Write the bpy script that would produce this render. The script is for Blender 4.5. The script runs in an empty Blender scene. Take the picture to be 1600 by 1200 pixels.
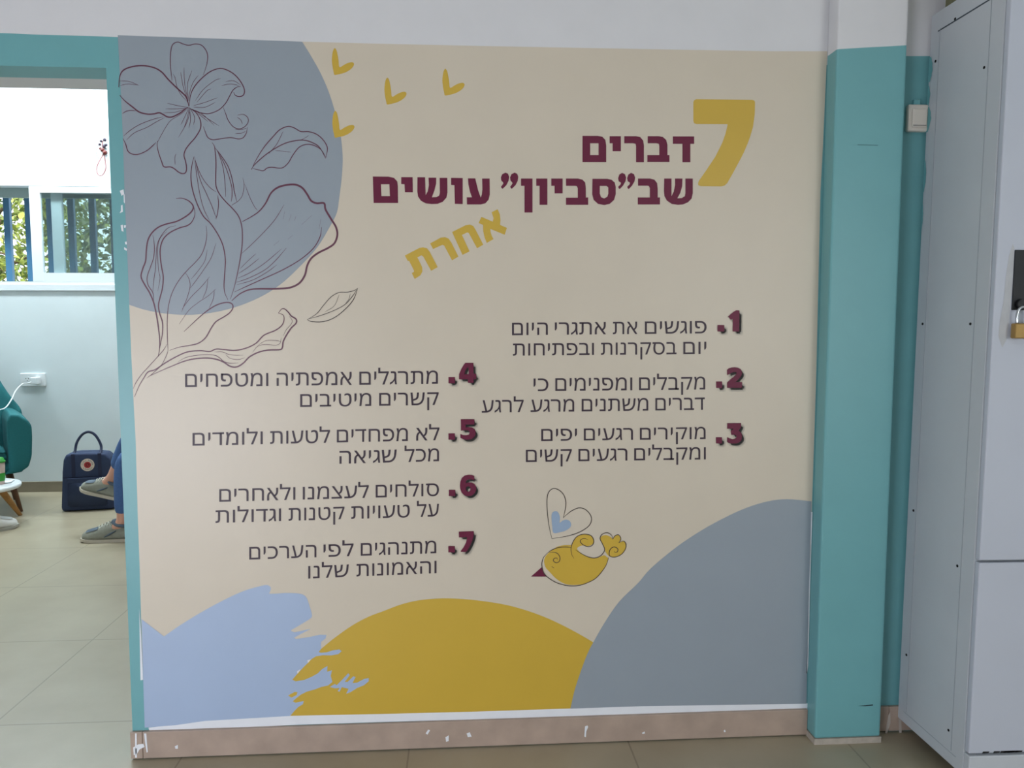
import bpy, bmesh, math, random
from mathutils import Vector, Matrix, geometry
random.seed(7)
SC = bpy.context.scene
COL = SC.collection

# ------------------------------------------------------------------ camera
CAM_H, CAM_D, YAW, PITCH, ROLL, FPX = 1.25, 2.1929, .0661, .0782, .0002, 1200.0
cd = bpy.data.cameras.new('camera'); cam = bpy.data.objects.new('camera', cd); COL.objects.link(cam)
cd.sensor_width = 36; cd.lens = FPX / 1600 * 36; cd.clip_start = .05
_cy, _sy, _cp, _sp = math.cos(YAW), math.sin(YAW), math.cos(PITCH), math.sin(PITCH)
FWD = Vector((_sy*_cp, _cy*_cp, -_sp)); RGT = Vector((_cy, -_sy, 0)); UPV = RGT.cross(FWD)
_c, _s = math.cos(ROLL), math.sin(ROLL)
RGT, UPV = _c*RGT + _s*UPV, -_s*RGT + _c*UPV
ORG = Vector((0, -CAM_D, CAM_H))
cam.matrix_world = Matrix(((RGT.x, UPV.x, -FWD.x, ORG.x), (RGT.y, UPV.y, -FWD.y, ORG.y), (RGT.z, UPV.z, -FWD.z, ORG.z), (0, 0, 0, 1)))
SC.camera = cam

def wall_pt(x, y, Y=0.0):            # photo pixel -> point on the vertical plane at depth Y
    d = FWD*FPX + RGT*(x-800) + UPV*(600-y)
    return ORG + d*((Y + CAM_D)/d.y)
def floor_pt(x, y, z=0.0):
    d = FWD*FPX + RGT*(x-800) + UPV*(600-y)
    return ORG + d*((z - CAM_H)/d.z)

# ------------------------------------------------------------------ world, sun, lights, exposure
wd = bpy.data.worlds.new('world'); SC.world = wd; wd.use_nodes = True
bg = wd.node_tree.nodes['Background']; bg.inputs[0].default_value = (.80, .90, 1, 1); bg.inputs[1].default_value = 3.0
def light(name, kind, loc, target, energy, color=(1, 1, 1), size=1, size_y=None):
    l = bpy.data.lights.new(name, kind); o = bpy.data.objects.new(name, l); COL.objects.link(o)
    o.location = loc; o.rotation_euler = (Vector(target)-Vector(loc)).to_track_quat('-Z', 'Y').to_euler()
    l.energy = energy; l.color = color
    if kind == 'AREA':
        l.shape = 'RECTANGLE'; l.size = size; l.size_y = size_y or size
    return o
sun = light('sun', 'SUN', (0, -5, 9), (-3, 2.8, 0), 5.0, (1, .95, .84)); sun.data.angle = .01
# front room: a wide window behind the camera to the right, an added low sheen lamp behind it to the left, a weak added overhead fill
light('window_light', 'AREA', (2.15, -4.1, 1.35), (.6, 0, 1.0), 43, (.96, .99, 1), 1.5, 1.5)
light('low_sheen_light', 'AREA', (-2.15, -3.4, .55), (-.75, 0, -.4), 76, (.86, .875, 1), 1.3, .95)  # added low lamp: brightness and sheen on the mural's lower left
light('overhead_fill_front', 'AREA', (.2, -2.9, 3.1), (.2, -2.9, 0), 6, (.97, .97, 1), 1.2, .5)  # added soft fill from above, no known fixture
# ceiling fixtures of the far room
light('ceiling_light_far', 'AREA', (-3.0, 3.2, 3.16), (-3.0, 3.42, 0), 104, (.83, .95, 1), 2.6, .2)
light('ceiling_light_middle', 'AREA', (-2.0, 1.6, 3.16), (-2.0, 1.6, 0), 14, (.90, .97, 1), 1.2, .6)
vs = SC.view_settings; vs.view_transform = 'Standard'; vs.look = 'None'; vs.gamma = 1; vs.use_curve_mapping = False
vs.exposure = -0.12

# ------------------------------------------------------------------ helpers
def lin(r, g, b):
    f = lambda v: (v/255/12.92) if v/255 <= .04045 else ((v/255+.055)/1.055)**2.4
    return (f(r), f(g), f(b), 1)
def mat(name, rgb, rough=.6, metal=0.0, noise=0.0, nscale=20, bump=0.0, spec=.5, sheen=0.0):
    m = bpy.data.materials.new(name); m.use_nodes = True; nt = m.node_tree; p = nt.nodes['Principled BSDF']
    c = lin(*rgb); p.inputs['Base Color'].default_value = c; p.inputs['Roughness'].default_value = rough
    p.inputs['Metallic'].default_value = metal; p.inputs['Specular IOR Level'].default_value = spec
    if sheen: p.inputs['Sheen Weight'].default_value = sheen
    if noise or bump:
        tc = nt.nodes.new('ShaderNodeTexCoord'); n = nt.nodes.new('ShaderNodeTexNoise')
        n.inputs['Scale'].default_value = nscale; n.inputs['Detail'].default_value = 5
        nt.links.new(tc.outputs['Object'], n.inputs['Vector'])
        if noise:
            r = nt.nodes.new('ShaderNodeValToRGB')
            r.color_ramp.elements[0].position = .3; r.color_ramp.elements[1].position = .7
            r.color_ramp.elements[0].color = [v*(1-noise) for v in c[:3]]+[1]
            r.color_ramp.elements[1].color = [min(1, v*(1+noise)) for v in c[:3]]+[1]
            nt.links.new(n.outputs['Fac'], r.inputs['Fac']); nt.links.new(r.outputs['Color'], p.inputs['Base Color'])
        if bump:
            b = nt.nodes.new('ShaderNodeBump'); b.inputs['Strength'].default_value = bump; b.inputs['Distance'].default_value = .01
            nt.links.new(n.outputs['Fac'], b.inputs['Height']); nt.links.new(b.outputs['Normal'], p.inputs['Normal'])
    return m

def obj(name, data, m=None, parent=None, smooth=False):
    if isinstance(data, bmesh.types.BMesh):
        me = bpy.data.meshes.new(name); bmesh.ops.recalc_face_normals(data, faces=data.faces); data.to_mesh(me); data.free()
    else: me = data
    o = bpy.data.objects.new(name, me); COL.objects.link(o)
    if m is not None and me is not None:
        me.materials.clear()
        for mm in (m if isinstance(m, (list, tuple)) else [m]): me.materials.append(mm)
    if smooth and me is not None:
        for p in me.polygons: p.use_smooth = True
    if parent is not None: o.parent = parent
    return o
def tag(o, label=None, cat=None, group=None, kind=None):
    if label: o['label'] = label
    if cat: o['category'] = cat
    if group: o['group'] = group
    if kind: o['kind'] = kind
    return o
def thing(name, label, cat, loc=(0, 0, 0), rz=0, group=None):
    o = bpy.data.objects.new(name, None); COL.objects.link(o); o.empty_display_size = .05
    o.location = loc; o.rotation_euler = (0, 0, rz); return tag(o, label, cat, group)
def struct(name, bm, m, label=None):
    return tag(obj(name, bm, m), label, None, None, 'structure')

def box(bm, x0, x1, y0, y1, z0, z1, mi=0, M=None, bevel=0, seg=2):
    r = bmesh.ops.create_cube(bm, size=1)['verts']
    bmesh.ops.transform(bm, verts=r, matrix=Matrix.Translation(((x0+x1)/2, (y0+y1)/2, (z0+z1)/2)) @ Matrix.Diagonal((abs(x1-x0), abs(y1-y0), abs(z1-z0), 1)))
    if bevel:
        es = list({e for v in r for e in v.link_edges})
        q = bmesh.ops.bevel(bm, geom=es, offset=bevel, segments=seg, affect='EDGES', profile=.5)
        r = list({v for f in q['faces'] for v in f.verts} | {v for v in r if v.is_valid})
    if M is not None: bmesh.ops.transform(bm, verts=r, matrix=M)
    if mi:
        for f in {f for v in r for f in v.link_faces}: f.material_index = mi
    return r
def bx(*a, **k):
    bm = bmesh.new(); box(bm, *a, **k); return bm
def catmull(pts, n=8, closed=False):
    P = [Vector(p) for p in pts]; out = []; N = len(P)
    if N < 3 and not closed: return P
    for i in range(N if closed else N-1):
        a = P[(i-1) % N] if (closed or i) else P[0]*2-P[1]
        b = P[i]; c = P[(i+1) % N]; d = P[(i+2) % N] if (closed or i+2 < N) else P[-1]*2-P[-2]
        for k in range(n):
            t = k/n
            out.append(.5*((2*b)+(c-a)*t+(2*a-5*b+4*c-d)*t*t+(3*b-a-3*c+d)*t**3))
    if not closed: out.append(P[-1])
    return out
def tube(bm, pts, rad, seg=8, caps=True, mi=0):
    P = [Vector(p) for p in pts]; n = len(P); rads = rad if isinstance(rad, (list, tuple)) else [rad]*n
    rings = []; up = Vector((0, 0, 1)); prev = None
    for i, p in enumerate(P):
        t = (P[min(i+1, n-1)]-P[max(i-1, 0)]).normalized()
        if prev is None:
            a = t.cross(up)
            if a.length < .05: a = t.cross(Vector((1, 0, 0)))
            a.normalize()
        else:
            a = (prev - t*prev.dot(t)).normalized()
        prev = a; b = t.cross(a)
        rings.append([bm.verts.new(p+(a*math.cos(2*math.pi*k/seg)+b*math.sin(2*math.pi*k/seg))*rads[i]) for k in range(seg)])
    for i in range(n-1):
        for k in range(seg):
            f = bm.faces.new((rings[i][k], rings[i][(k+1) % seg], rings[i+1][(k+1) % seg], rings[i+1][k])); f.material_index = mi; f.smooth = True
    if caps:
        for r in (rings[0][::-1], rings[-1]): f = bm.faces.new(r); f.material_index = mi
def lathe(bm, prof, seg=24, cx=0, cy=0, mi=0):
    rings = [[bm.verts.new((cx+r*math.cos(2*math.pi*k/seg), cy+r*math.sin(2*math.pi*k/seg), z)) for k in range(seg)] for r, z in prof]
    for i in range(len(rings)-1):
        for k in range(seg):
            f = bm.faces.new((rings[i][k], rings[i][(k+1) % seg], rings[i+1][(k+1) % seg], rings[i+1][k])); f.smooth = True; f.material_index = mi
    bm.faces.new(rings[0][::-1]).material_index = mi; bm.faces.new(rings[-1]).material_index = mi
def prism(bm, poly, axis_pt, depth_vec, mi=0):      # poly: 3D points, extruded by depth_vec
    a = [bm.verts.new(Vector(p)) for p in poly]; b = [bm.verts.new(Vector(p)+Vector(depth_vec)) for p in poly]; n = len(a)
    fs = [bm.faces.new(a), bm.faces.new(b[::-1])]
    for i in range(n): fs.append(bm.faces.new((a[i], b[i], b[(i+1) % n], a[(i+1) % n])))
    for f in fs: f.material_index = mi
    return a+b
def evaluated(o, name):                              # bake modifiers / curves to a plain mesh, drop the source
    dg = bpy.context.evaluated_depsgraph_get(); dg.update()
    me = bpy.data.meshes.new_from_object(o.evaluated_get(dg)); me.name = name
    bpy.data.objects.remove(o); return me
def skinned(name, verts, edges, radii, sub=2, root=0):
    me = bpy.data.meshes.new(name); me.from_pydata([tuple(v) for v in verts], edges, [])
    o = bpy.data.objects.new(name, me); COL.objects.link(o)
    md = o.modifiers.new('s', 'SKIN'); md.use_smooth_shade = True
    for i, r in enumerate(radii):
        sv = me.skin_vertices[0].data[i]; sv.radius = (r if isinstance(r, tuple) else (r, r)); sv.use_root = (i == root)
    o.modifiers.new('d', 'SUBSURF').levels = sub
    o.modifiers['d'].render_levels = sub
    return evaluated(o, name)
def subsurf_mesh(bm, name, lv=2):
    me = bpy.data.meshes.new(name); bmesh.ops.recalc_face_normals(bm, faces=bm.faces); bm.to_mesh(me); bm.free()
    o = bpy.data.objects.new(name, me); COL.objects.link(o); o.modifiers.new('d', 'SUBSURF').levels = lv
    r = evaluated(o, name)
    for p in r.polygons: p.use_smooth = True
    return r

# ------------------------------------------------------------------ setting materials
def painted_wall(name, teal, white, zc, ymax, slope=0.0, dip=None):
    """white wall with an oil-paint dado: teal up to height zc on the front half of the wall (y < ymax)"""
    m = bpy.data.materials.new(name); m.use_nodes = True; nt = m.node_tree; N = nt.nodes; L = nt.links
    p = N['Principled BSDF']
    tc = N.new('ShaderNodeTexCoord'); sx = N.new('ShaderNodeSeparateXYZ'); L.new(tc.outputs['Object'], sx.inputs[0])
    nz = N.new('ShaderNodeTexNoise'); nz.inputs['Scale'].default_value = 3; L.new(tc.outputs['Object'], nz.inputs['Vector'])
    wob = N.new('ShaderNodeMath'); wob.operation = 'MULTIPLY_ADD'; wob.inputs[1].default_value = .012; wob.inputs[2].default_value = zc-.006
    L.new(nz.outputs['Fac'], wob.inputs[0])
    lt = N.new('ShaderNodeMath'); lt.operation = 'LESS_THAN'; L.new(sx.outputs['Z'], lt.inputs[0])
    zb = N.new('ShaderNodeMath'); zb.operation = 'MULTIPLY_ADD'; zb.inputs[1].default_value = slope; L.new(sx.outputs['X'], zb.inputs[0]); L.new(wob.outputs[0], zb.inputs[2])
    if dip:      # the dado stops a little lower behind the mural
        g1 = N.new('ShaderNodeMath'); g1.operation = 'GREATER_THAN'; g1.inputs[1].default_value = dip[0]; L.new(sx.outputs['X'], g1.inputs[0])
        g2 = N.new('ShaderNodeMath'); g2.operation = 'LESS_THAN'; g2.inputs[1].default_value = dip[1]; L.new(sx.outputs['X'], g2.inputs[0])
        g3 = N.new('ShaderNodeMath'); g3.operation = 'MULTIPLY'; L.new(g1.outputs[0], g3.inputs[0]); L.new(g2.outputs[0], g3.inputs[1])
        z2 = N.new('ShaderNodeMath'); z2.operation = 'MULTIPLY_ADD'; z2.inputs[1].default_value = -.03; L.new(g3.outputs[0], z2.inputs[0]); L.new(zb.outputs[0], z2.inputs[2]); zb = z2
    L.new(zb.outputs[0], lt.inputs[1])
    ly = N.new('ShaderNodeMath'); ly.operation = 'LESS_THAN'; L.new(sx.outputs['Y'], ly.inputs[0]); ly.inputs[1].default_value = ymax
    mu = N.new('ShaderNodeMath'); mu.operation = 'MULTIPLY'; L.new(lt.outputs[0], mu.inputs[0]); L.new(ly.outputs[0], mu.inputs[1])
    n2 = N.new('ShaderNodeTexNoise'); n2.inputs['Scale'].default_value = 9; n2.inputs['Detail'].default_value = 6
    L.new(tc.outputs['Object'], n2.inputs['Vector'])
    def var(c):
        r = N.new('ShaderNodeValToRGB'); c = lin(*c)
        r.color_ramp.elements[0].color = [v*.98 for v in c[:3]]+[1]; r.color_ramp.elements[1].color = [min(1, v*1.02) for v in c[:3]]+[1]
        r.color_ramp.elements[0].position = .3; r.color_ramp.elements[1].position = .7
        L.new(n2.outputs['Fac'], r.inputs['Fac']); return r
    a, b = var(white), var(teal)
    mx = N.new('ShaderNodeMixRGB'); L.new(mu.outputs[0], mx.inputs[0]); L.new(a.outputs[0], mx.inputs[1]); L.new(b.outputs[0], mx.inputs[2])
    L.new(mx.outputs[0], p.inputs['Base Color'])
    ro = N.new('ShaderNodeMath'); ro.operation = 'MULTIPLY_ADD'; ro.inputs[1].default_value = -.3; ro.inputs[2].default_value = .7
    L.new(mu.outputs[0], ro.inputs[0]); L.new(ro.outputs[0], p.inputs['Roughness'])
    bp = N.new('ShaderNodeBump'); bp.inputs['Strength'].default_value = .08; n3 = N.new('ShaderNodeTexNoise'); n3.inputs['Scale'].default_value = 160
    L.new(tc.outputs['Object'], n3.inputs['Vector']); L.new(n3.outputs['Fac'], bp.inputs['Height']); L.new(bp.outputs['Normal'], p.inputs['Normal'])
    return m
TEAL = (110, 170, 174)
M_WALL = painted_wall('teal_and_white_wall_paint', TEAL, (218, 219, 221), 2.018, .10, 0, (-.913, 1.06))
M_COLUMN = painted_wall('teal_and_white_pillar_paint', TEAL, (218, 219, 221), 1.924, .10, .083)
M_WHITE = mat('white_wall_paint', (228, 234, 236), .7, noise=.02, nscale=6, bump=.05)
M_FARWALL = mat('far_room_wall_paint', (226, 236, 239), .55, noise=.02, nscale=5, bump=.04)
M_CEIL = mat('ceiling_paint', (235, 236, 236), .8, noise=.02)
def tile_mat(name, c1, c2, grout, size, ox, oy, gw=.0025, rough=.25):
    m = bpy.data.materials.new(name); m.use_nodes = True; nt = m.node_tree; N = nt.nodes; L = nt.links; p = N['Principled BSDF']
    tc = N.new('ShaderNodeTexCoord'); sx = N.new('ShaderNodeSeparateXYZ'); L.new(tc.outputs['Object'], sx.inputs[0])
    def line(out, off):
        a = N.new('ShaderNodeMath'); a.operation = 'ADD'; a.inputs[1].default_value = 100*size-off+size/2; L.new(out, a.inputs[0])
        b = N.new('ShaderNodeMath'); b.operation = 'MODULO'; b.inputs[1].default_value = size; L.new(a.outputs[0], b.inputs[0])
        c = N.new('ShaderNodeMath'); c.operation = 'SUBTRACT'; c.inputs[1].default_value = size/2; L.new(b.outputs[0], c.inputs[0])
        d = N.new('ShaderNodeMath'); d.operation = 'ABSOLUTE'; L.new(c.outputs[0], d.inputs[0])
        e = N.new('ShaderNodeMath'); e.operation = 'LESS_THAN'; e.inputs[1].default_value = gw; L.new(d.outputs[0], e.inputs[0]); return e
    lx, ly = line(sx.outputs['X'], ox), line(sx.outputs['Y'], oy)
    g = N.new('ShaderNodeMath'); g.operation = 'MAXIMUM'; L.new(lx.outputs[0], g.inputs[0]); L.new(ly.outputs[0], g.inputs[1])
    nz = N.new('ShaderNodeTexNoise'); nz.inputs['Scale'].default_value = 4; nz.inputs['Detail'].default_value = 8; L.new(tc.outputs['Object'], nz.inputs['Vector'])
    r = N.new('ShaderNodeValToRGB'); r.color_ramp.elements[0].color = lin(*c1); r.color_ramp.elements[1].color = lin(*c2)
    r.color_ramp.elements[0].position = .35; r.color_ramp.elements[1].position = .65; L.new(nz.outputs['Fac'], r.inputs['Fac'])
    mx = N.new('ShaderNodeMixRGB'); L.new(g.outputs[0], mx.inputs[0]); L.new(r.outputs[0], mx.inputs[1]); mx.inputs[2].default_value = lin(*grout)
    L.new(mx.outputs[0], p.inputs['Base Color']); p.inputs['Roughness'].default_value = rough
    return m
M_FLOOR = tile_mat('beige_stone_floor_tile', (168, 156, 132), (178, 167, 143), (146, 135, 114), .653, -1.465, .868, rough=.32)
M_SKIRT = mat('pinkish_stone_skirting', (172, 153, 138), .5, noise=.10, nscale=14)
M_SKIRT_FAR = mat('brown_stone_skirting', (138, 128, 110), .4, noise=.1, nscale=14)
M_PAINTWHITE = mat('fresh_white_paint', (232, 236, 240), .5, noise=.02)
M_TEALP = mat('teal_paint', TEAL, .45, noise=.03)

# ------------------------------------------------------------------ room shell
FARY = 3.68; CZ = 3.25; XL, XR = -5.2, 3.0; DX0, DX1, DZ = -2.0, -.949, 1.936
struct('floor', bx(XL-.2, XR+.2, -4.4, FARY+.2, -.12, 0), M_FLOOR)
struct('ceiling', bx(XL-.2, XR+.2, -4.4, FARY+.2, CZ, CZ+.2), M_CEIL)
bm = bmesh.new()
box(bm, DX1, XR, 0, .2, 0, CZ); box(bm, DX0, DX1, 0, .2, DZ, CZ); box(bm, XL, DX0, 0, .2, 0, CZ)
wall = struct('wall_middle', bm, M_WALL, 'partition wall painted teal below and white above, with a doorway at its left')
struct('wall_left', bx(XL-.2, XL, -4.4, FARY+.2, 0, CZ), M_WHITE)
struct('wall_right', bx(XR, XR+.2, -4.4, FARY+.2, 0, CZ), M_WHITE)
struct('wall_rear', bx(XL, XR, -4.4, -4.2, 0, CZ), M_WHITE)
WX0, WX1, WZ0, WZ1 = -3.92, -2.30, 1.503, 2.275
bm = bmesh.new()
box(bm, XL, WX0, FARY, FARY+.2, 0, CZ); box(bm, WX1, XR, FARY, FARY+.2, 0, CZ)
box(bm, WX0, WX1, FARY, FARY+.2, 0, WZ0); box(bm, WX0, WX1, FARY, FARY+.2, WZ1, CZ)
struct('wall_far', bm, M_FARWALL)
# painted pillar to the right of the mural
bm = bx(1.045, 1.247, -.06, .0, .018, CZ, bevel=.006)
struct('column', bm, M_COLUMN, 'shallow teal pillar, white above, right of the mural')
colo = bpy.data.objects['column']
bm = bmesh.new(); bm.faces.new([bm.verts.new(wall_pt(x, y, -.0603)) for x, y in ((1340, 1103), (1352, 1102), (1364, 1100.5), (1364, 1102.5), (1352, 1103.5))]); obj('scratch', bm, mat('dark_scratch', (24, 40, 44), .8), colo)
bm = bmesh.new(); bm.faces.new([bm.verts.new(wall_pt(x, y, -.0603)) for x, y in ((1340, 225.5), (1372, 226.5), (1372, 227.7), (1340, 226.8))]); obj('scratch', bm, mat('faint_scratch', (78, 126, 130), .6), colo)
struct('trim_1', bx(1.043, 1.249, -.062, 0, 0, .018), mat('grey_grout', (176, 168, 156), .8, noise=.1, nscale=60), 'grey grout line under the teal pillar')
# skirting tiles
bm = bmesh.new()
for a, b in ((-.952, -.9185), (-.9175, 1.0445)): box(bm, a, b, -.011, 0, .004, .083, bevel=.0015)
bb = struct('baseboard_middle', bm, M_SKIRT, 'pinkish stone skirting tiles under the mural, spotted with white paint')
bm = bmesh.new(); box(bm, 1.2475, 1.30, -.011, 0, .006, .083, bevel=.0015); box(bm, 1.3015, XR, -.011, 0, .006, .083, bevel=.0015)
bb2 = struct('baseboard_right', bm, M_SKIRT)
struct('baseboard_far', bx(XL, XR, FARY-.012, FARY, 0, .078, bevel=.002), M_SKIRT_FAR)
struct('baseboard_left', bx(XL, XL+.012, .2, FARY-.012, 0, .078), M_SKIRT_FAR)

# paint marks (on the wall plane): polygons in photo pixels -> mural-plane mesh
def plane_mesh(name, polys, Y, m, parent=None, smooth=0, thick=0.0):
    """polys: list of [outer, hole, ...] pixel loops; each filled flat on the wall plane at depth Y"""
    bm = bmesh.new()
    for loops in polys:
        L3 = [[wall_pt(x, y, Y) for x, y in l] for l in loops]
        tri = geometry.tessellate_polygon(L3)
        vs_ = [bm.verts.new(p) for l in L3 for p in l]
        for t in tri:
            try: bm.faces.new([vs_[i] for i in t])
            except ValueError: pass
    if thick:
        r = bmesh.ops.extrude_face_region(bm, geom=bm.faces[:])
        bmesh.ops.translate(bm, verts=[v for v in r['geom'] if isinstance(v, bmesh.types.BMVert)], vec=(0, thick, 0))
    return obj(name, bm, m, parent)
def zc(x0, y0, s, pts): return [(x0+x/s, y0+y/s) for x, y in pts]
def sm(pts, n=5): return [(p.x, p.y) for p in catmull([Vector((x, y, 0)) for x, y in pts], n, True)]
def so(pts, n=5): return [(p.x, p.y) for p in catmull([Vector((x, y, 0)) for x, y in pts], n, False)]

# ------------------------------------------------------------------ the mural
def vinyl(name, rgb, noise=.015, spec=.6): return mat(name, rgb, .42, noise=noise, nscale=7, spec=spec)
V_CREAM = vinyl('cream_vinyl', (210, 200, 181)); V_GREY = vinyl('blue_grey_vinyl', (147, 158, 167)); V_BLUE = vinyl('periwinkle_vinyl', (166, 186, 214))
V_GOLD = vinyl('mustard_vinyl', (204, 170, 58)); V_WINE = vinyl('maroon_vinyl', (106, 36, 62), spec=.25); V_TEXT = vinyl('dark_plum_vinyl', (66, 54, 64), spec=.3)
V_LINE = vinyl('maroon_line_vinyl', (96, 44, 66)); V_INK = vinyl('dark_line_vinyl', (70, 58, 50)); V_SKYB = vinyl('light_blue_vinyl', (150, 172, 196))
mural = thing('wall_mural', 'large printed wall mural with Hebrew heading, numbered list, flower drawing and coloured circles', 'mural', (.065, 0, 1.05))
mural_inv = Matrix.Translation(mural.location).inverted()
def on_mural(name, bm, m, parent=None):       # link a mesh built in world coordinates under the mural
    o = obj(name, bm, m); o.parent = parent or mural; o.matrix_parent_inverse = Matrix() if parent else mural_inv.copy(); return o
def mp(name, polys, layer, m, parent=None):
    o = plane_mesh(name, polys, -.0012-.00025*layer, m)
    o.parent = parent or mural; o.matrix_parent_inverse = Matrix() if parent else mural_inv.copy(); return o
LEFT = [(184, 55), (188.5, 140), (192, 215), (195, 315), (199, 400), (202, 477), (205, 552), (208, 615), (212, 690), (215, 800), (218, 880), (220.5, 967), (223.5, 1055), (226, 1137)]
BOT = [(275, 1133), (320, 1126.5), (450, 1119), (600, 1116), (740, 1112.5), (891, 1107.5), (1000, 1103.5), (1260, 1099.5)]
RIGHT = [(1264, 925), (1269, 780), (1275, 600), (1282, 300), (1286, 225), (1292.5, 80)]
TOP = [(1200, 80), (1000, 76.5), (760, 72), (580, 68), (472, 65), (330, 60)]
sheet = plane_mesh('backing_sheet', [[LEFT+BOT+RIGHT+TOP]], -.0011, V_CREAM, thick=.001)
sheet.parent = mural; sheet.matrix_parent_inverse = mural_inv.copy()
A = lambda *p: zc(180, 40, 4, p); B = lambda *p: zc(180, 260, 4, p); C = lambda *p: zc(180, 440, 4, p)
# blue-grey disc, top left
arc = so(A((1168, 100), (1230, 200), (1290, 310), (1340, 430), (1380, 560), (1405, 660), (1418, 760), (1422, 850), (1415, 960), (1400, 1080), (1385, 1170))
         + B((1340, 380), (1260, 510), (1150, 630), (1030, 740), (900, 820), (750, 880), (600, 915), (450, 928), (300, 918), (180, 895), (88, 865)), 4)
mp('grey_disc', [[arc + LEFT[:6][::-1] + [(330, 60)]]], 1, V_GREY)
# lower shapes
mound = so([(449, 1119), (448.5, 1087), (456, 1063), (466, 1050), (481, 1033), (504, 1012), (525, 995), (550, 977.5), (575, 964), (600, 954.5)] + zc(600, 880, 4, [(100, 260), (200, 235), (300, 223), (400, 220), (520, 226), (640, 240), (760, 260), (880, 292), (1000, 335), (1100, 380), (1200, 432), (1308, 495), (1330, 520)]), 4)
mp('mustard_mound', [[mound + [(930, 1030), (897, 1107)] + [(740, 1112.5), (600, 1116)]]], 1, V_GOLD)
hill = so(zc(600, 880, 4, [(1165, 909), (1190, 800), (1225, 690), (1270, 570), (1308, 495), (1380, 370), (1470, 240), (1590, 122)]) + zc(900, 760, 3, [(350, 385), (470, 285), (590, 205), (700, 145), (800, 100), (900, 70), (990, 60), (1104, 70)]), 4)
mp('grey_hill', [[hill + [(1264, 925), (1260, 1099.5), (1000, 1103.5)]]], 2, V_GREY)
D_ = lambda *p: zc(200, 880, 4, p); E_ = lambda *p: zc(430, 960, 7.5, p)
brush = D_((85, 350), (150, 400), (225, 458)) + so(D_((225, 458), (300, 405), (370, 360), (470, 300), (600, 230), (720, 175), (820, 145), (870, 137), (893, 155), (882, 190)), 4) \
    + so(D_((884, 191), (930, 190), (1000, 186), (1080, 192), (1115, 215), (1135, 270), (1150, 325), (1140, 345), (1110, 365), (1060, 395), (1020, 418)), 4) \
    + D_((1020, 424), (1040, 432), (1090, 422), (1143, 410), (1090, 437), (1038, 466), (1050, 474), (1130, 462), (1200, 447), (1240, 448), (1235, 470), (1207, 492), (1206, 520)) \
    + E_((540, 400), (510, 440), (535, 450), (600, 445), (680, 420), (750, 410), (778, 430), (740, 465), (660, 480), (560, 478), (480, 490), (430, 520), (380, 570), (330, 620), (260, 695), (200, 765),
         (240, 785), (340, 768), (430, 730), (500, 690), (550, 640), (612, 605), (608, 672), (665, 655), (650, 720), (670, 790), (620, 832), (540, 850), (460, 880), (370, 905), (300, 940), (235, 990), (205, 1020), (240, 1035), (335, 1015), (325, 1052), (270, 1085), (230, 1125), (175, 1190)) \
    + [(320, 1126.5), (275, 1133), (226, 1137), (223.5, 1055)]
dabs = [[E_((640, 850), (700, 815), (720, 830), (790, 760), (855, 690), (875, 710), (815, 790), (850, 790), (915, 725), (942, 735), (905, 805), (960, 800), (1040, 757), (1095, 745), (1097, 782), (1040, 830), (960, 862), (880, 912), (832, 930), (860, 872), (780, 852), (755, 905), (732, 900), (755, 862), (700, 866))],
        [E_((150, 950), (230, 908), (262, 912), (250, 945), (190, 975))]]
mp('blue_brush_stroke', [[brush], dabs[0]], 2, V_BLUE)
mp('mustard_fleck', [dabs[1]], 3, V_GOLD)
V_WHITE = vinyl('white_vinyl', (236, 232, 226))
for l in (E_((375, 540), (420, 525), (385, 570)), E_((255, 668), (300, 640), (262, 695))): mp('white_fleck', [[l]], 3, V_WHITE)
# mustard check-mark hearts
V0 = [(243, 88), (228, 120), (220, 190), (226, 250), (236, 300), (243, 325), (270, 323), (330, 308), (375, 285), (405, 258), (418, 230), (405, 213), (370, 217), (330, 235), (288, 257), (280, 200), (268, 130), (257, 97)]
for dx, dy in ((0, 0), (469, 264), (987, 184), (4, 560)):
    mp('mustard_tick_heart', [[sm(zc(480, 60, 5.714, [(x+dx, y+dy) for x, y in V0]), 3)]], 2, V_GOLD)
# drawn lines: tapered ribbons
def ribbon(strokes, smooth=6):
    polys = []
    for w, pts in strokes:
        P = so(pts, smooth) if len(pts) > 2 else pts
        n = len(P); Lf, Rt = [], []
        for i, (x, y) in enumerate(P):
            x0, y0 = P[max(i-1, 0)]; x1, y1 = P[min(i+1, n-1)]; d = math.hypot(x1-x0, y1-y0) or 1
            t = i/(n-1); ww = w*.5*(.35+.65*min(1, 6*t, 6*(1-t)))
            nx, ny = -(y1-y0)/d*ww, (x1-x0)/d*ww
            Lf.append((x+nx, y+ny)); Rt.append((x-nx, y-ny))
        polys.append((Lf, Rt))
    return polys
def rib(name, strokes, layer, m, parent=None, smooth=6):
    bm = bmesh.new(); Y = -.0012-.00025*layer
    for Lf, Rt in ribbon(strokes, smooth):
        a = [bm.verts.new(wall_pt(x, y, Y)) for x, y in Lf]; b = [bm.verts.new(wall_pt(x, y, Y)) for x, y in Rt]
        for i in range(len(a)-1): bm.faces.new((a[i], a[i+1], b[i+1], b[i]))
    return on_mural(name, bm, m, parent)
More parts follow.
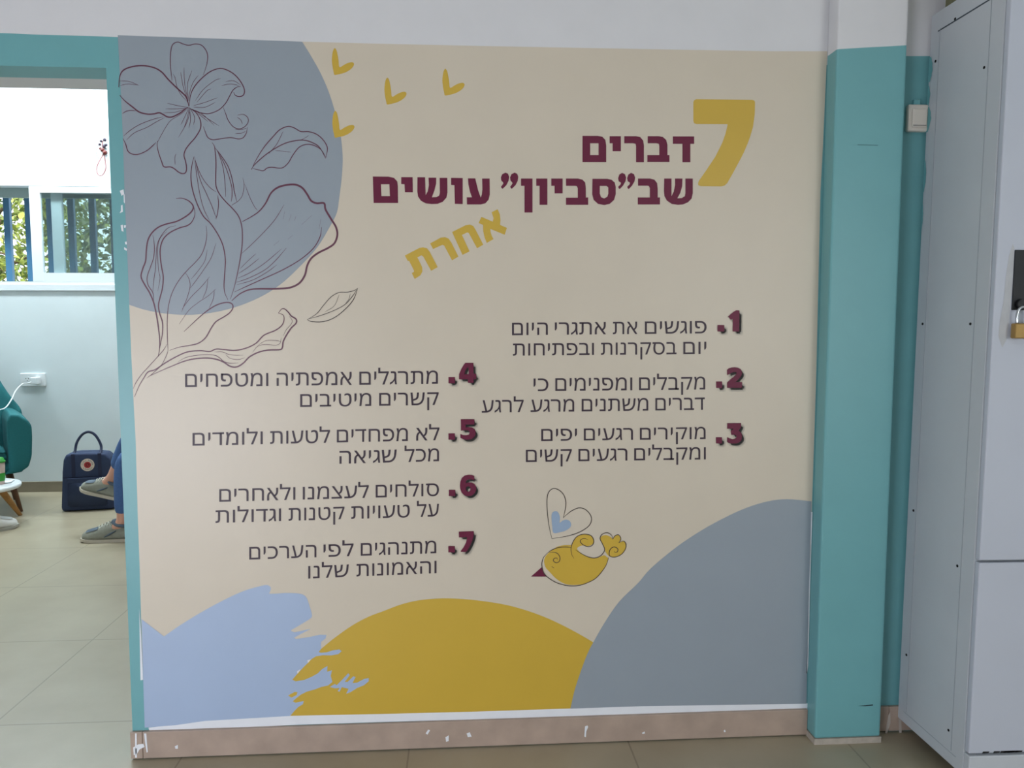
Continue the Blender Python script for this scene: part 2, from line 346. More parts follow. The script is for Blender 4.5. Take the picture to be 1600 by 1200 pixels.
flower = [
 (1.3, A((355, 345), (352, 320), (345, 250), (346, 170), (358, 120), (390, 103), (425, 115), (460, 123), (500, 115), (540, 123), (570, 160), (578, 200), (570, 250), (550, 310))),
 (2.1, A((22, 385), (28, 320), (50, 280), (100, 258), (170, 250), (240, 262), (290, 290), (330, 335), (380, 385), (430, 430), (445, 450), (455, 480), (460, 505))),
 (2.1, A((28, 435), (60, 470), (110, 510), (150, 540), (200, 553), (240, 552), (275, 545), (300, 556), (325, 570), (355, 571), (400, 550), (440, 520), (458, 510))),
 (1.6, A((462, 505), (470, 440), (490, 390), (530, 340), (590, 290), (650, 268), (700, 278), (750, 310), (790, 360), (808, 405), (800, 435), (775, 443), (750, 435), (740, 415))),
 (1.3, A((785, 380), (760, 385), (735, 405), (715, 440), (690, 485), (650, 525), (600, 547), (560, 550), (500, 535), (465, 515))),
 (1.7, A((460, 512), (500, 540), (525, 575), (535, 610), (530, 650), (500, 700), (465, 740), (440, 775), (430, 810), (440, 850), (446, 890), (440, 918), (420, 925), (395, 915), (370, 895), (345, 883), (305, 882), (290, 850), (270, 790), (262, 745), (265, 720))),
 (1.3, A((550, 630), (565, 670), (580, 700), (610, 713), (660, 707), (720, 700), (770, 708), (800, 700), (820, 670), (826, 635))),
 (1.1, A((675, 510), (690, 550), (705, 590), (735, 630), (770, 645), (805, 635), (830, 605), (828, 575), (800, 555), (765, 560))),
 (1.1, A((45, 550), (70, 535), (100, 530), (130, 533))),
 (1.5, A((48, 705), (65, 740), (80, 785), (110, 804), (150, 803), (200, 780), (240, 745), (255, 730))),
 (.9, A((52, 690), (100, 650), (160, 615), (240, 585), (300, 570))), (.8, A((70, 715), (120, 670), (200, 635), (260, 600), (310, 575)))]
veins = [(.7, A(*p)) for p in (
 ((458, 512), (390, 500), (325, 485)), ((455, 515), (390, 520), (315, 520)), ((450, 515), (380, 540), (300, 545)), ((458, 515), (400, 560), (340, 600), (290, 680), (262, 735)),
 ((460, 515), (435, 570), (410, 620)), ((462, 515), (450, 580), (430, 640)), ((465, 515), (470, 590), (460, 640)), ((468, 515), (495, 570), (490, 620)), ((470, 518), (450, 600), (395, 700)),
 ((455, 480), (410, 430), (385, 380), (375, 330), (362, 300)), ((457, 470), (430, 400), (415, 330), (410, 290)), ((460, 470), (440, 400), (432, 330), (430, 260)), ((460, 460), (450, 400), (455, 350), (480, 280)),
 ((460, 460), (470, 400), (490, 350), (520, 310)), ((500, 470), (550, 400), (620, 345), (660, 330)), ((510, 480), (570, 410), (600, 395)), ((490, 500), (560, 480), (640, 450)), ((490, 510), (560, 510), (625, 480)),
 ((470, 520), (540, 550), (620, 625)), ((480, 520), (560, 570), (650, 628)), ((470, 520), (530, 560), (580, 600)), ((665, 375), (720, 365), (775, 375)), ((690, 350), (740, 345), (785, 372)),
 ((762, 572), (785, 590), (795, 615)), ((750, 650), (790, 650), (822, 640)), ((750, 675), (790, 672), (815, 660)), ((30, 345), (90, 350), (150, 375)), ((30, 375), (80, 365), (140, 372)), ((375, 870), (372, 830), (380, 800)))]
buds = [
 (1.7, B((493, -62), (480, -10), (473, 60), (482, 140), (510, 230), (550, 310), (590, 350), (620, 390), (650, 440), (675, 500), (688, 580), (685, 660), (680, 740), (685, 790), (705, 835))),
 (.9, B((495, -55), (520, 20), (550, 80), (590, 130), (630, 160))), (1.0, B((497, -50), (530, 80), (570, 170), (605, 250), (630, 320))), (1.2, B((640, 180), (646, 230), (640, 290), (630, 330))),
 (.9, B((497, -40), (510, 60), (530, 180), (555, 270), (590, 340))),
 (1.6, B((605, -150), (620, -125), (625, -90), (630, -20), (628, 60), (630, 120), (650, 170), (690, 220), (730, 260), (770, 310), (790, 370), (795, 440), (790, 520), (770, 640), (745, 750), (720, 830))),
 (1.3, B((625, -115), (660, -70), (700, -10), (720, 40), (735, 100), (745, 160), (760, 220))), (1.1, B((630, -110), (680, -20), (710, 60), (728, 130), (730, 180), (725, 220))), (.9, B((640, -95), (670, -10), (685, 90), (690, 190))),
 (.7, B((798, 70), (805, 120), (795, 180), (770, 215), (740, 235), (725, 245))), (.7, B((810, 110), (840, 190), (870, 250), (890, 275)))]
curl = [
 (2.2, B((380, 202), (410, 198), (450, 210), (480, 235), (488, 260), (470, 290), (430, 320), (380, 345), (320, 360), (270, 380), (230, 415), (205, 460), (195, 520), (190, 590), (172, 640), (162, 690), (185, 740), (215, 790), (240, 850), (258, 930), (270, 1010), (278, 1090), (275, 1150), (268, 1190))),
 (1.9, B((492, 255), (498, 300), (480, 345), (450, 370), (400, 385), (340, 415), (300, 455), (282, 510), (282, 570), (290, 630), (300, 690), (295, 760), (280, 820), (270, 870), (278, 920), (295, 975), (295, 1040), (285, 1100), (275, 1150))),
 (1.3, B((235, 430), (245, 500), (240, 570), (220, 630), (200, 690), (205, 740), (235, 790), (240, 840))), (.9, B((380, 370), (330, 385), (290, 430), (262, 490), (255, 580), (250, 650), (240, 720), (235, 780))),
 (.7, B((325, 405), (280, 450), (265, 520), (270, 640), (280, 700), (265, 780))), (1.1, B((568, 370), (572, 420), (565, 480), (540, 550), (500, 600), (450, 650), (400, 710), (360, 780), (335, 860), (325, 950), (325, 1050), (328, 1120), (330, 1150))),
 (.8, B((435, 660), (460, 700), (468, 750), (450, 820), (430, 870), (415, 910))), (.7, B((575, 520), (560, 590), (520, 650), (475, 705))), (.8, B((630, 480), (600, 570), (550, 650), (500, 720), (470, 760))),
 (.8, B((590, 690), (540, 750), (480, 810), (440, 860), (420, 890))), (.7, B((580, 700), (570, 770), (545, 830))), (.7, B((630, 765), (580, 810), (520, 850), (460, 900), (400, 985))), (.8, B((620, 770), (612, 830), (585, 890))),
 (1.8, B((430, 1032), (480, 985), (540, 930), (600, 885), (650, 860), (700, 850), (730, 860), (735, 885), (715, 915), (680, 940), (630, 970), (600, 1010), (565, 1070), (520, 1105), (460, 1120), (400, 1130), (340, 1150)))]
petal = [
 (3.0, B((795, 345), (850, 315), (900, 280), (940, 230), (975, 165), (1020, 130), (1080, 115), (1130, 115), (1170, 135), (1200, 175), (1225, 215), (1260, 230), (1305, 230), (1315, 270), (1350, 330), (1380, 380), (1388, 430), (1370, 480), (1330, 510), (1270, 540), (1225, 575), (1200, 620), (1185, 680), (1150, 730), (1090, 758), (1000, 765), (900, 765), (840, 770), (790, 790), (755, 815), (728, 840))),
 (.9, B((790, 545), (850, 490), (930, 410), (1000, 330), (1055, 240))), (1.5, B((1290, 380), (1280, 440), (1240, 510), (1160, 580), (1050, 645), (920, 705), (820, 750), (745, 785))), (1.0, B((755, 725), (830, 700), (930, 650), (1000, 590), (1070, 510))),
 (.9, B((760, 740), (860, 710), (950, 660), (1010, 615))), (.9, B((765, 700), (850, 660), (940, 600), (1040, 515))), (.8, B((770, 670), (830, 630), (900, 575))), (.7, B((780, 640), (830, 590), (880, 545))),
 (.6, B((1165, 365), (1230, 305))), (.6, B((1060, 280), (1050, 330))), (.6, B((1100, 300), (1085, 345))), (.6, B((1130, 310), (1120, 340))), (.6, B((990, 495), (1025, 465))), (.6, B((1080, 455), (1110, 430))), (.6, B((1285, 330), (1275, 390)))]
stem = [
 (1.0, C((325, 390), (300, 430), (260, 475), (210, 530), (165, 580), (130, 630), (112, 670))), (.9, C((330, 430), (320, 460), (290, 520), (250, 560), (215, 590), (195, 605))),
 (1.9, C((120, 720), (150, 650), (180, 600), (205, 565), (250, 550), (310, 510), (380, 470), (450, 440), (530, 432), (590, 437), (630, 422), (680, 425), (750, 430), (820, 415), (880, 385), (930, 335), (1000, 305), (1040, 275), (1055, 240), (1050, 210), (1020, 197))),
 (2.2, C((1020, 197), (1040, 172), (1060, 172), (1085, 195), (1100, 215), (1130, 235), (1130, 260), (1100, 290), (1070, 335), (1050, 375), (1045, 410), (1030, 425), (960, 428), (900, 440), (840, 470), (800, 510), (760, 533), (720, 530), (680, 505), (640, 488), (580, 478), (500, 482), (430, 498), (350, 530), (280, 560), (215, 590))),
 (1.0, C((395, 500), (440, 475), (500, 462), (560, 457), (620, 460), (650, 475), (680, 500), (720, 510), (770, 508))), (.7, C((620, 440), (670, 440), (710, 455), (750, 460), (800, 460))), (.7, C((690, 455), (720, 480), (770, 487), (810, 475))),
 (.6, C((890, 400), (940, 370), (1000, 368), (1035, 375))), (.6, C((860, 440), (890, 405), (940, 393), (1000, 398), (1030, 385), (1038, 350))), (.6, C((1085, 215), (1105, 240), (1100, 265), (1070, 300), (1050, 340)))]
leaf1 = [
 (1.5, A((852, 900), (880, 840), (930, 760), (990, 690), (1030, 650), (1080, 630), (1120, 640), (1160, 662), (1210, 663), (1260, 680), (1300, 715), (1325, 760), (1322, 800), (1315, 830))),
 (1.5, A((850, 898), (880, 860), (950, 800), (1040, 745), (1110, 722), (1180, 716), (1240, 735), (1280, 765), (1315, 830))),
 (1.4, A((1315, 820), (1290, 780), (1250, 752), (1200, 742), (1150, 760), (1110, 810), (1080, 860), (1040, 890), (980, 885), (950, 890), (925, 907), (890, 900), (860, 893))),
 (.8, A((960, 800), (1010, 740), (1050, 660))), (.6, A((1000, 782), (1050, 785), (1100, 792))), (.6, A((1160, 715), (1190, 700), (1210, 685)))]
leaf2 = [
 (1.1, C((1200, 238), (1260, 200), (1300, 150), (1350, 95), (1400, 68), (1450, 66), (1495, 55), (1515, 40))), (1.3, C((1515, 42), (1490, 110), (1440, 170), (1370, 225), (1300, 250), (1230, 250), (1200, 238))),
 (1.1, C((1200, 236), (1290, 210), (1380, 175), (1440, 140), (1480, 95), (1510, 50))), (.6, C((1310, 190), (1370, 150), (1400, 80))), (.6, C((1440, 135), (1460, 110), (1470, 75)))]
fl = on_mural('flower_drawing', None, None)
for nm, st_ in (('blossom', flower), ('bud_leaves', buds), ('curling_leaf', curl), ('trumpet_petal', petal), ('stem', stem)): rib(nm, st_, 3, V_LINE, fl)
for v_ in veins: rib('petal_vein', [v_], 3, V_LINE, fl)
rib('leaf_drawing', leaf1, 3, V_LINE); rib('leaf_drawing', leaf2, 3, V_INK)
# bird carrying a heart
I_ = lambda *p: zc(780, 740, 6.667, p)
rib('heart_outline', [(1.3, I_((548, 678), (520, 550), (503, 420), (497, 300), (505, 220), (530, 175), (570, 155), (620, 170), (665, 210), (690, 270), (693, 340), (680, 410), (667, 462))),
                      (1.3, I_((667, 462), (700, 430), (760, 385), (830, 358), (890, 370), (940, 415), (962, 470), (945, 530), (890, 580), (800, 625), (690, 655), (548, 678)))], 3, V_INK)
mp('blue_heart', [[sm(I_((565, 618), (552, 550), (545, 460), (552, 410), (580, 392), (610, 400), (630, 440), (632, 480), (628, 515), (660, 490), (700, 480), (735, 495), (750, 530), (735, 565), (690, 595), (630, 612)), 3)]], 3, V_SKYB)
bird = mp('bird_body', [[sm(I_((470, 890), (520, 820), (600, 765), (680, 745), (740, 745), (765, 730), (785, 680), (830, 645), (890, 635), (950, 645), (980, 690), (975, 730), (930, 755), (860, 750), (810, 785), (880, 845), (950, 875), (1020, 880), (1090, 850), (1120, 870), (1135, 885), (1110, 960), (1060, 1040), (990, 1105), (900, 1145), (790, 1160), (690, 1150), (600, 1100), (530, 1030), (480, 970)), 3)],
    [sm(I_((1110, 820), (1090, 760), (1055, 690), (1065, 655), (1110, 640), (1160, 660), (1185, 680), (1215, 640), (1250, 640), (1265, 690), (1260, 715), (1300, 705), (1318, 750), (1305, 810), (1260, 855), (1190, 870), (1150, 865)), 3)]], 3, V_GOLD)
mp('bird_beak', [[I_((330, 1073), (448, 970), (465, 1030), (500, 1073))]], 3, V_WINE)
rib('bird_outline', [(1.2, I_((510, 820), (465, 870), (445, 930), (450, 990), (475, 1050), (540, 1105), (620, 1145), (720, 1168), (810, 1168), (900, 1145), (1000, 1095), (1070, 1020), (1115, 950), (1142, 870))),
    (1.2, I_((510, 820), (560, 790), (620, 770), (690, 765), (750, 770))), (1.2, I_((780, 885), (755, 840), (748, 780), (765, 720), (800, 665), (850, 637), (910, 633), (960, 650), (985, 695), (975, 740), (935, 762), (880, 745), (848, 715), (850, 690), (885, 675), (925, 688))),
    (1.2, I_((795, 795), (850, 830), (920, 865), (990, 880), (1050, 860), (1085, 825), (1098, 785), (1075, 730), (1052, 680), (1065, 640), (1110, 617), (1150, 625), (1175, 650), (1183, 685))),
    (1.2, I_((1183, 685), (1205, 650), (1240, 637), (1262, 660), (1265, 690), (1245, 722))), (1.2, I_((1245, 722), (1285, 703), (1315, 720), (1320, 770), (1290, 825), (1240, 860), (1190, 870), (1150, 855), (1148, 810), (1170, 775), (1205, 765), (1235, 785), (1230, 815), (1205, 820), (1200, 805))),
    (1.1, I_((510, 822), (570, 820), (610, 835), (633, 875), (625, 915), (595, 928), (565, 910), (572, 885), (600, 880), (605, 898))), (2.2, I_((548, 968), (572, 984)))], 5, V_INK)
# heading
T1 = lambda *p: zc(900, 140, 5.333, p); T2 = lambda *p: zc(570, 260, 6.154, p); T3 = lambda *p: zc(790, 260, 5.161, p); T4 = lambda *p: zc(620, 310, 8.571, p)
sh = lambda l, dx: [(x+dx, y) for x, y in l]
mp('big_numeral', [[T1((985, 88), (1002, 80), (1470, 85), (1487, 92), (1492, 108), (1490, 200), (1475, 310), (1452, 390), (1430, 450), (1400, 520), (1370, 580), (1300, 710), (1260, 780), (1238, 800), (1210, 807), (1040, 805), (1020, 797), (1017, 780), (1024, 760), (1080, 680), (1160, 560), (1195, 492), (1220, 440), (1245, 370), (1262, 300), (1262, 288), (1002, 287), (985, 280), (978, 262), (978, 105))]], 2, V_GOLD)
q1 = [(1012, 52), (1035, 62), (1045, 90), (1040, 120), (1020, 155), (995, 182), (985, 178), (980, 165), (1000, 145), (1003, 132), (985, 120), (980, 95), (990, 65)]
q2 = [(1440, 60), (1465, 70), (1476, 100), (1470, 140), (1450, 180), (1415, 215), (1403, 210), (1398, 195), (1420, 165), (1418, 155), (1400, 135), (1397, 105), (1410, 75)]
HEAD = [
    [T1((807, 390), (985, 390), (985, 452), (953, 452), (953, 605), (887, 605), (887, 452), (807, 452))],
    [T1((597, 388), (690, 388), (725, 395), (752, 420), (762, 460), (762, 545), (779, 545), (779, 603), (594, 603), (594, 545), (694, 545), (694, 470), (690, 452), (670, 447), (597, 447))],
    [T1((402, 388), (500, 388), (535, 395), (560, 425), (566, 465), (566, 605), (500, 605), (500, 470), (496, 452), (475, 447), (402, 447))],
    [T1((280, 388), (374, 388), (374, 513), (305, 513), (305, 447), (280, 447))],
    [T1((54, 385), (180, 385), (220, 393), (245, 420), (252, 465), (252, 604), (54, 604)), T1((118, 447), (188, 447), (188, 545), (118, 545))],
    [T3((1279, 98), (1338, 98), (1338, 240), (1355, 205), (1367, 150), (1366, 98), (1426, 98), (1424, 160), (1408, 215), (1385, 257), (1420, 255), (1445, 240), (1450, 215), (1450, 98), (1510, 98), (1510, 215), (1500, 260), (1470, 290), (1430, 307), (1390, 310), (1340, 303), (1300, 275), (1281, 240), (1277, 200))],
    [T3((1068, 98), (1165, 98), (1200, 107), (1222, 135), (1227, 180), (1227, 250), (1245, 250), (1245, 307), (1066, 307), (1066, 250), (1163, 250), (1163, 175), (1155, 158), (1140, 156), (1068, 156))],
    [T3(*q1)], [T3(*sh(q1, -73))],
    [T3((700, 100), (820, 100), (855, 108), (880, 130), (888, 165), (888, 225), (875, 270), (840, 302), (795, 312), (745, 302), (710, 270), (698, 225)), T3((760, 158), (815, 158), (828, 170), (828, 220), (820, 245), (795, 258), (770, 248), (760, 220))],
    [T3((487, 98), (585, 98), (620, 107), (642, 130), (647, 175), (647, 250), (666, 250), (666, 310), (487, 310), (487, 252), (582, 252), (582, 175), (575, 160), (560, 157), (487, 157))],
    [T3((368, 98), (460, 98), (460, 218), (395, 218), (395, 157), (368, 157))], [T3((247, 98), (337, 98), (337, 310), (274, 310), (274, 157), (247, 157))], [T3((124, 98), (217, 98), (217, 372), (152, 372), (152, 157), (124, 157))],
    [T2(*q2)], [T2(*sh(q2, -88))],
    [T2((992, 115), (1062, 115), (1070, 150), (1090, 230), (1115, 300), (1125, 270), (1130, 220), (1128, 117), (1200, 117), (1202, 270), (1190, 320), (1160, 355), (1115, 366), (982, 366), (980, 297), (1030, 297), (1010, 240), (996, 170))],
    [T2((830, 110), (941, 112), (941, 362), (866, 360), (862, 180), (830, 178))],
    [T2((506, 104), (580, 104), (585, 275), (605, 240), (616, 180), (612, 108), (687, 108), (686, 165), (670, 230), (645, 297), (690, 295), (715, 280), (722, 255), (720, 110), (793, 110), (795, 250), (785, 300), (750, 340), (700, 360), (645, 362), (585, 355), (540, 330), (512, 290), (505, 240))],
    [T2((350, 103), (460, 103), (462, 249), (386, 249), (382, 172), (350, 170))],
    [T2((77, 97), (230, 99), (280, 110), (312, 145), (318, 190), (320, 352), (85, 352)), T2((155, 172), (236, 172), (241, 285), (160, 285))]]
for a, b in ((0, 5), (5, 7), (7, 16), (16, 21)): mp('heading_word', HEAD[a:b], 2, V_WINE)
mp('slanted_word', [
    [T4((1133, 248), (1285, 312), (1296, 265), (1270, 185), (1350, 145), (1380, 215), (1388, 290), (1383, 355), (1475, 395), (1445, 487), (1252, 408), (1255, 450), (1270, 500), (1295, 545), (1205, 597), (1175, 520), (1158, 440), (1155, 355), (1095, 330))],
    [T4((740, 450), (920, 360), (975, 350), (1025, 370), (1060, 430), (1158, 620), (1075, 668), (965, 465), (945, 455), (872, 490), (975, 710), (880, 757))],
    [T4((445, 603), (590, 525), (645, 518), (695, 540), (730, 590), (825, 780), (740, 830), (635, 632), (610, 622), (487, 678))],
    [T4((107, 765), (300, 665), (350, 655), (405, 670), (440, 715), (548, 920), (460, 970), (355, 780), (330, 762), (275, 790), (315, 870), (340, 925), (342, 980), (315, 1030), (240, 1080), (200, 1000), (228, 985), (230, 965), (165, 838), (147, 838))]], 2, V_GOLD)
# list: numerals with their printed drop shade, then the sentences
def rect(a, b, c, d): return [(a, b), (c, b), (c, d), (a, d)]
ell = [(950+85*math.cos(k*math.pi/8), 660+98*math.sin(k*math.pi/8)) for k in range(16)]
NUM = [((1110, 480, 24), rect(265, 670, 520, 910), [[(960, 118), (1090, 120), (1080, 910), (835, 910), (840, 440), (820, 440), (770, 475), (665, 350), (750, 270), (880, 165)]]),
 ((1110, 570, 26.67), rect(240, 695, 490, 960), [[(690, 210), (760, 150), (880, 110), (1010, 100), (1150, 120), (1270, 190), (1315, 290), (1305, 400), (1250, 510), (1130, 640), (1050, 720), (1325, 720), (1315, 960), (695, 960), (695, 740), (850, 590), (970, 500), (1070, 400), (1095, 340), (1070, 305), (1000, 300), (880, 330), (780, 390), (695, 430)]]),
 ((1110, 655, 24), rect(210, 675, 435, 910), [[(630, 150), (1150, 145), (1150, 300), (1060, 430), (1130, 480), (1180, 570), (1185, 680), (1160, 790), (1080, 870), (960, 910), (820, 915), (700, 895), (625, 860), (625, 670), (720, 720), (830, 745), (930, 725), (985, 670), (975, 620), (920, 585), (780, 590), (765, 450), (850, 370), (850, 358), (628, 358)]]),
 ((690, 560, 22.857), rect(245, 665, 475, 890), [[(845, 160), (1135, 160), (1140, 550), (1235, 550), (1230, 745), (1140, 745), (1140, 870), (940, 870), (935, 745), (620, 745), (625, 560), (700, 380), (790, 230)], [(940, 300), (965, 330), (965, 565), (810, 565), (850, 430)]]),
 ((690, 650, 22.857), rect(245, 620, 475, 845), [[(685, 115), (1175, 115), (1170, 305), (860, 305), (860, 410), (960, 395), (1090, 410), (1180, 470), (1215, 560), (1210, 670), (1150, 770), (1050, 830), (900, 850), (780, 830), (670, 780), (670, 640), (760, 680), (870, 685), (970, 665), (1005, 600), (980, 530), (900, 505), (800, 510), (690, 525)]]),
 ((690, 735, 22.857), rect(255, 690, 490, 915), [[(1165, 200), (1165, 350), (1080, 325), (980, 320), (900, 340), (865, 400), (860, 460), (960, 430), (1080, 435), (1180, 490), (1235, 590), (1230, 710), (1170, 830), (1060, 905), (930, 920), (800, 885), (710, 790), (665, 660), (655, 540), (670, 400), (720, 270), (820, 185), (950, 155), (1070, 160)], ell]),
 ((690, 825, 22.857), rect(240, 645, 470, 870), [[(615, 130), (1150, 110), (1145, 260), (1100, 440), (1020, 620), (930, 790), (870, 855), (680, 850), (690, 810), (790, 680), (870, 520), (905, 380), (905, 325), (620, 335)]])]
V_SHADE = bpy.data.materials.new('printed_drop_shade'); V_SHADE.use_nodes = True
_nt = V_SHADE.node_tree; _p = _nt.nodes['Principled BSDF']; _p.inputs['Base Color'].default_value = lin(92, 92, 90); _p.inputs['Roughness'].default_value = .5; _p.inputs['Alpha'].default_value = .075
f_ = None
def text_mesh(body, offset=0.0, align='LEFT', res=3):
    """glyph outlines of the built-in font, filled contour by contour (its glyphs are built of overlapping strokes)"""
    c = bpy.data.curves.new('t', 'FONT'); c.body = body; c.size = 1; c.resolution_u = res; c.offset = offset; c.fill_mode = 'NONE'; c.align_x = align
    o = bpy.data.objects.new('t', c); COL.objects.link(o); me = evaluated(o, 't'); bpy.data.curves.remove(c)
    nb = {}
    for e in me.edges:
        a, b = e.vertices; nb.setdefault(a, []).append(b); nb.setdefault(b, []).append(a)
    seen, loops = set(), []
    for v in range(len(me.vertices)):
        if v in seen or v not in nb: continue
        l, p, q = [v], None, v; seen.add(v)
        while True:
            nx = [w for w in nb[q] if w != p and w not in seen]
            if not nx: break
            p, q = q, nx[0]; l.append(q); seen.add(q)
        loops.append([Vector((me.vertices[k].co.x, me.vertices[k].co.y, 0)) for k in l])
    bpy.data.meshes.remove(me)
    area = lambda l: .5*sum(l[k-1].x*l[k].y-l[k].x*l[k-1].y for k in range(len(l)))
    def inside(p, l):
        r = False
        for k in range(len(l)):
            a, b = l[k-1], l[k]
            if (a.y > p.y) != (b.y > p.y) and p.x < (b.x-a.x)*(p.y-a.y)/(b.y-a.y)+a.x: r = not r
        return r
    sg = math.copysign(1, max((area(l) for l in loops), key=abs))
    outer = [l for l in loops if area(l)*sg > 0]; holes = [l for l in loops if area(l)*sg <= 0]
    V, Fc = [], []
    for l in outer:
        grp = [l]+[h for h in holes if inside(h[0], l)]; n0 = len(V)
        for g in grp: V.extend(g)
        Fc += [tuple(n0+k for k in t) for t in geometry.tessellate_polygon(grp)]
    m2 = bpy.data.meshes.new('t'); m2.from_pydata([tuple(v) for v in V], [], Fc); return m2
def hebrew_mesh(s): return text_mesh(s[::-1])
_m = hebrew_mesh('ם'); HL = max(v.co.y for v in _m.vertices); bpy.data.meshes.remove(_m)
def word_mesh(frame, line, word, parent):
    x0, y0, s = frame; (xa, ya), (xb, yb), h, _ = line; w, l, r = word; bm = bmesh.new()
    me = hebrew_mesh(w); xs = [v.co.x for v in me.vertices]; mn, mx_ = min(xs), max(xs); vv = []
    for v in me.vertices:
        u = l + (v.co.x-mn)/(mx_-mn)*(r-l); base = ya + (u-xa)/(xb-xa)*(yb-ya)
        vv.append(bm.verts.new(wall_pt(x0+u/s, y0+(base - v.co.y/HL*h)/s, -.00195)))
    for p in me.polygons:
        try: bm.faces.new([vv[i] for i in p.vertices])
        except ValueError: pass
    bpy.data.meshes.remove(me); return on_mural('printed_word', bm, V_TEXT, parent)
LIST = [((790, 490, 5), [((1570, 154), (50, 169), 97, [('פוגשים', 1088, 1570), ('את', 838, 1030), ('אתגרי', 385, 785), ('היום', 50, 330)]), ((1570, 315), (60, 329), 95, [('יום', 1388, 1568), ('בסקרנות', 745, 1335), ('ובפתיחות', 57, 690)])]),
 ((740, 575, 4.324), [((1565, 145), (405, 157), 86, [('מקבלים', 1118, 1565), ('ומפנימים', 552, 1072), ('כי', 405, 505)]), ((1562, 283), (55, 302), 84, [('דברים', 1228, 1562), ('משתנים', 730, 1180), ('מרגע', 385, 680), ('לרגע', 55, 338)])]),
 ((810, 655, 5.333), [((1560, 165), (190, 182), 100, [('מוקירים', 1012, 1560), ('רגעים', 545, 955), ('יפים', 190, 488)]), ((1560, 335), (62, 357), 102, [('ומקבלים', 965, 1562), ('רגעים', 500, 908), ('קשים', 62, 445)])]),
 ((280, 565, 3.8095), [((1540, 132), (35, 152), 78, [('מתרגלים', 1072, 1540), ('אמפתיה', 580, 1028), ('ומטפחים', 35, 530)]), ((1545, 258), (720, 270), 76, [('קשרים', 1190, 1545), ('מיטיבים', 720, 1143)])]),
 ((290, 655, 3.902), [((1548, 128), (42, 162), 78, [('לא', 1405, 1548), ('מפחדים', 922, 1355), ('לטעות', 515, 880), ('ולומדים', 42, 470)]), ((1545, 256), (938, 272), 78, [('מכל', 1335, 1545), ('שגיאה', 938, 1287)])]),
 ((325, 745, 4.267), [((1540, 127), (75, 167), 84, [('סולחים', 1118, 1540), ('לעצמנו', 632, 1072), ('ולאחרים', 75, 582)]), ((1540, 264), (50, 308), 84, [('על', 1393, 1540), ('טעויות', 955, 1345), ('קטנות', 537, 910), ('וגדולות', 50, 487)])]),
 ((380, 835, 5), [((1508, 147), (47, 197), 98, [('מתנהגים', 918, 1508), ('לפי', 627, 862), ('הערכים', 47, 572)]), ((1510, 303), (508, 345), 97, [('והאמונות', 885, 1510), ('שלנו', 508, 825)])])]
for (fr, dot, loops), (tfr, lines) in zip(NUM, LIST):
    item = on_mural('list_item', None, None)
    Lp = [zc(*fr, l) for l in loops]; dt = zc(*fr, dot)
    mp('list_numeral', [Lp], 8, V_WINE, item); mp('full_stop', [[dt]], 8, V_WINE, item)
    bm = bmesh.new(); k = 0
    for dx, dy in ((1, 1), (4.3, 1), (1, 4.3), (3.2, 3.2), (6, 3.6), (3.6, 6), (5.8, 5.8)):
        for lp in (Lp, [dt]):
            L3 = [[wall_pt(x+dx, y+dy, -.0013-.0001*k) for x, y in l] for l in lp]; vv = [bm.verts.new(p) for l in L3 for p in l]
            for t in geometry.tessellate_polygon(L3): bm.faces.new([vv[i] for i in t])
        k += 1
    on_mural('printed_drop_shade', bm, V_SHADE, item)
    for line in lines:
        for w in line[3]: word_mesh(tfr, line, w, item)
# rough white paint along the lower edge of the mural and flaked paint on its left edge
BW = [(1262, 1112), (1130, 1113.5), (1000, 1116.5), (860, 1121), (740, 1124), (600, 1128), (450, 1133), (330, 1140), (262, 1144), (234, 1144)]
o = plane_mesh('white_paint_band', [[[(232, 1137), (275, 1132), (320, 1126), (450, 1118.5), (600, 1115.5), (740, 1112), (891, 1107), (1000, 1103), (1262, 1099)] + BW]], -.0016, M_PAINTWHITE); o.parent = wall
flk = [[(187, 298), (193, 296), (194, 303), (190, 306)], [(193, 303), (195, 304), (195, 318), (193.5, 316)], [(189, 321), (191.5, 320), (192, 331), (187, 333), (189, 329)], [(188.5, 352), (192, 351), (193, 362), (190, 361)], [(193.5, 352), (197, 352), (196, 356), (194, 356)], [(195, 378), (199, 377), (199, 382), (196, 382)], [(194, 386), (198.5, 389), (198, 392), (194, 390)]]
edge = [(1268.5, 800), (1267, 860), (1265, 920), (1263, 980), (1261.5, 1040), (1260.5, 1052)]
o = plane_mesh('white_paint_edge', [[[(x-.9-.5*math.sin(y), y) for x, y in edge]+[(x+.9+.5*math.sin(y*1.7), y) for x, y in edge[::-1]]], [[(1262, 1090), (1267, 1088), (1268, 1098), (1263, 1099)]]], -.0017, M_PAINTWHITE); o.parent = wall
o = plane_mesh('flaked_paint', [[l] for l in flk] + [[[(217.5, 950), (220, 985), (222, 1025), (223.5, 1062), (219.5, 1063), (218.5, 1010)]]], -.0014, M_PAINTWHITE); o.parent = wall
drips = [[(913, 1151), (914, 1135), (918, 1133.5), (919, 1136), (916, 1143), (915.5, 1152)], [(211, 1146), (213.5, 1146), (214, 1184), (211, 1184)], [(225, 1146), (228.5, 1146), (231, 1175), (229, 1176), (226.5, 1160)],
         [(208, 1168), (216, 1163), (224, 1162), (226, 1167), (218, 1171), (214, 1178), (209, 1180)], [(665, 1146), (669, 1140), (672, 1141), (668, 1148)], [(729, 1146), (734, 1144), (737, 1151), (731, 1152)], [(273, 1166), (278, 1164), (278, 1170), (274, 1170)], [(696, 1152), (701, 1149), (701, 1158), (697, 1159)], [(1003, 1145), (1007, 1143), (1008, 1146), (1004, 1147)], [(1131, 1141), (1133, 1140), (1134, 1144), (1131, 1144)]]
o = plane_mesh('paint_drips', [[l] for l in drips], -.0118, M_PAINTWHITE); o.parent = bb
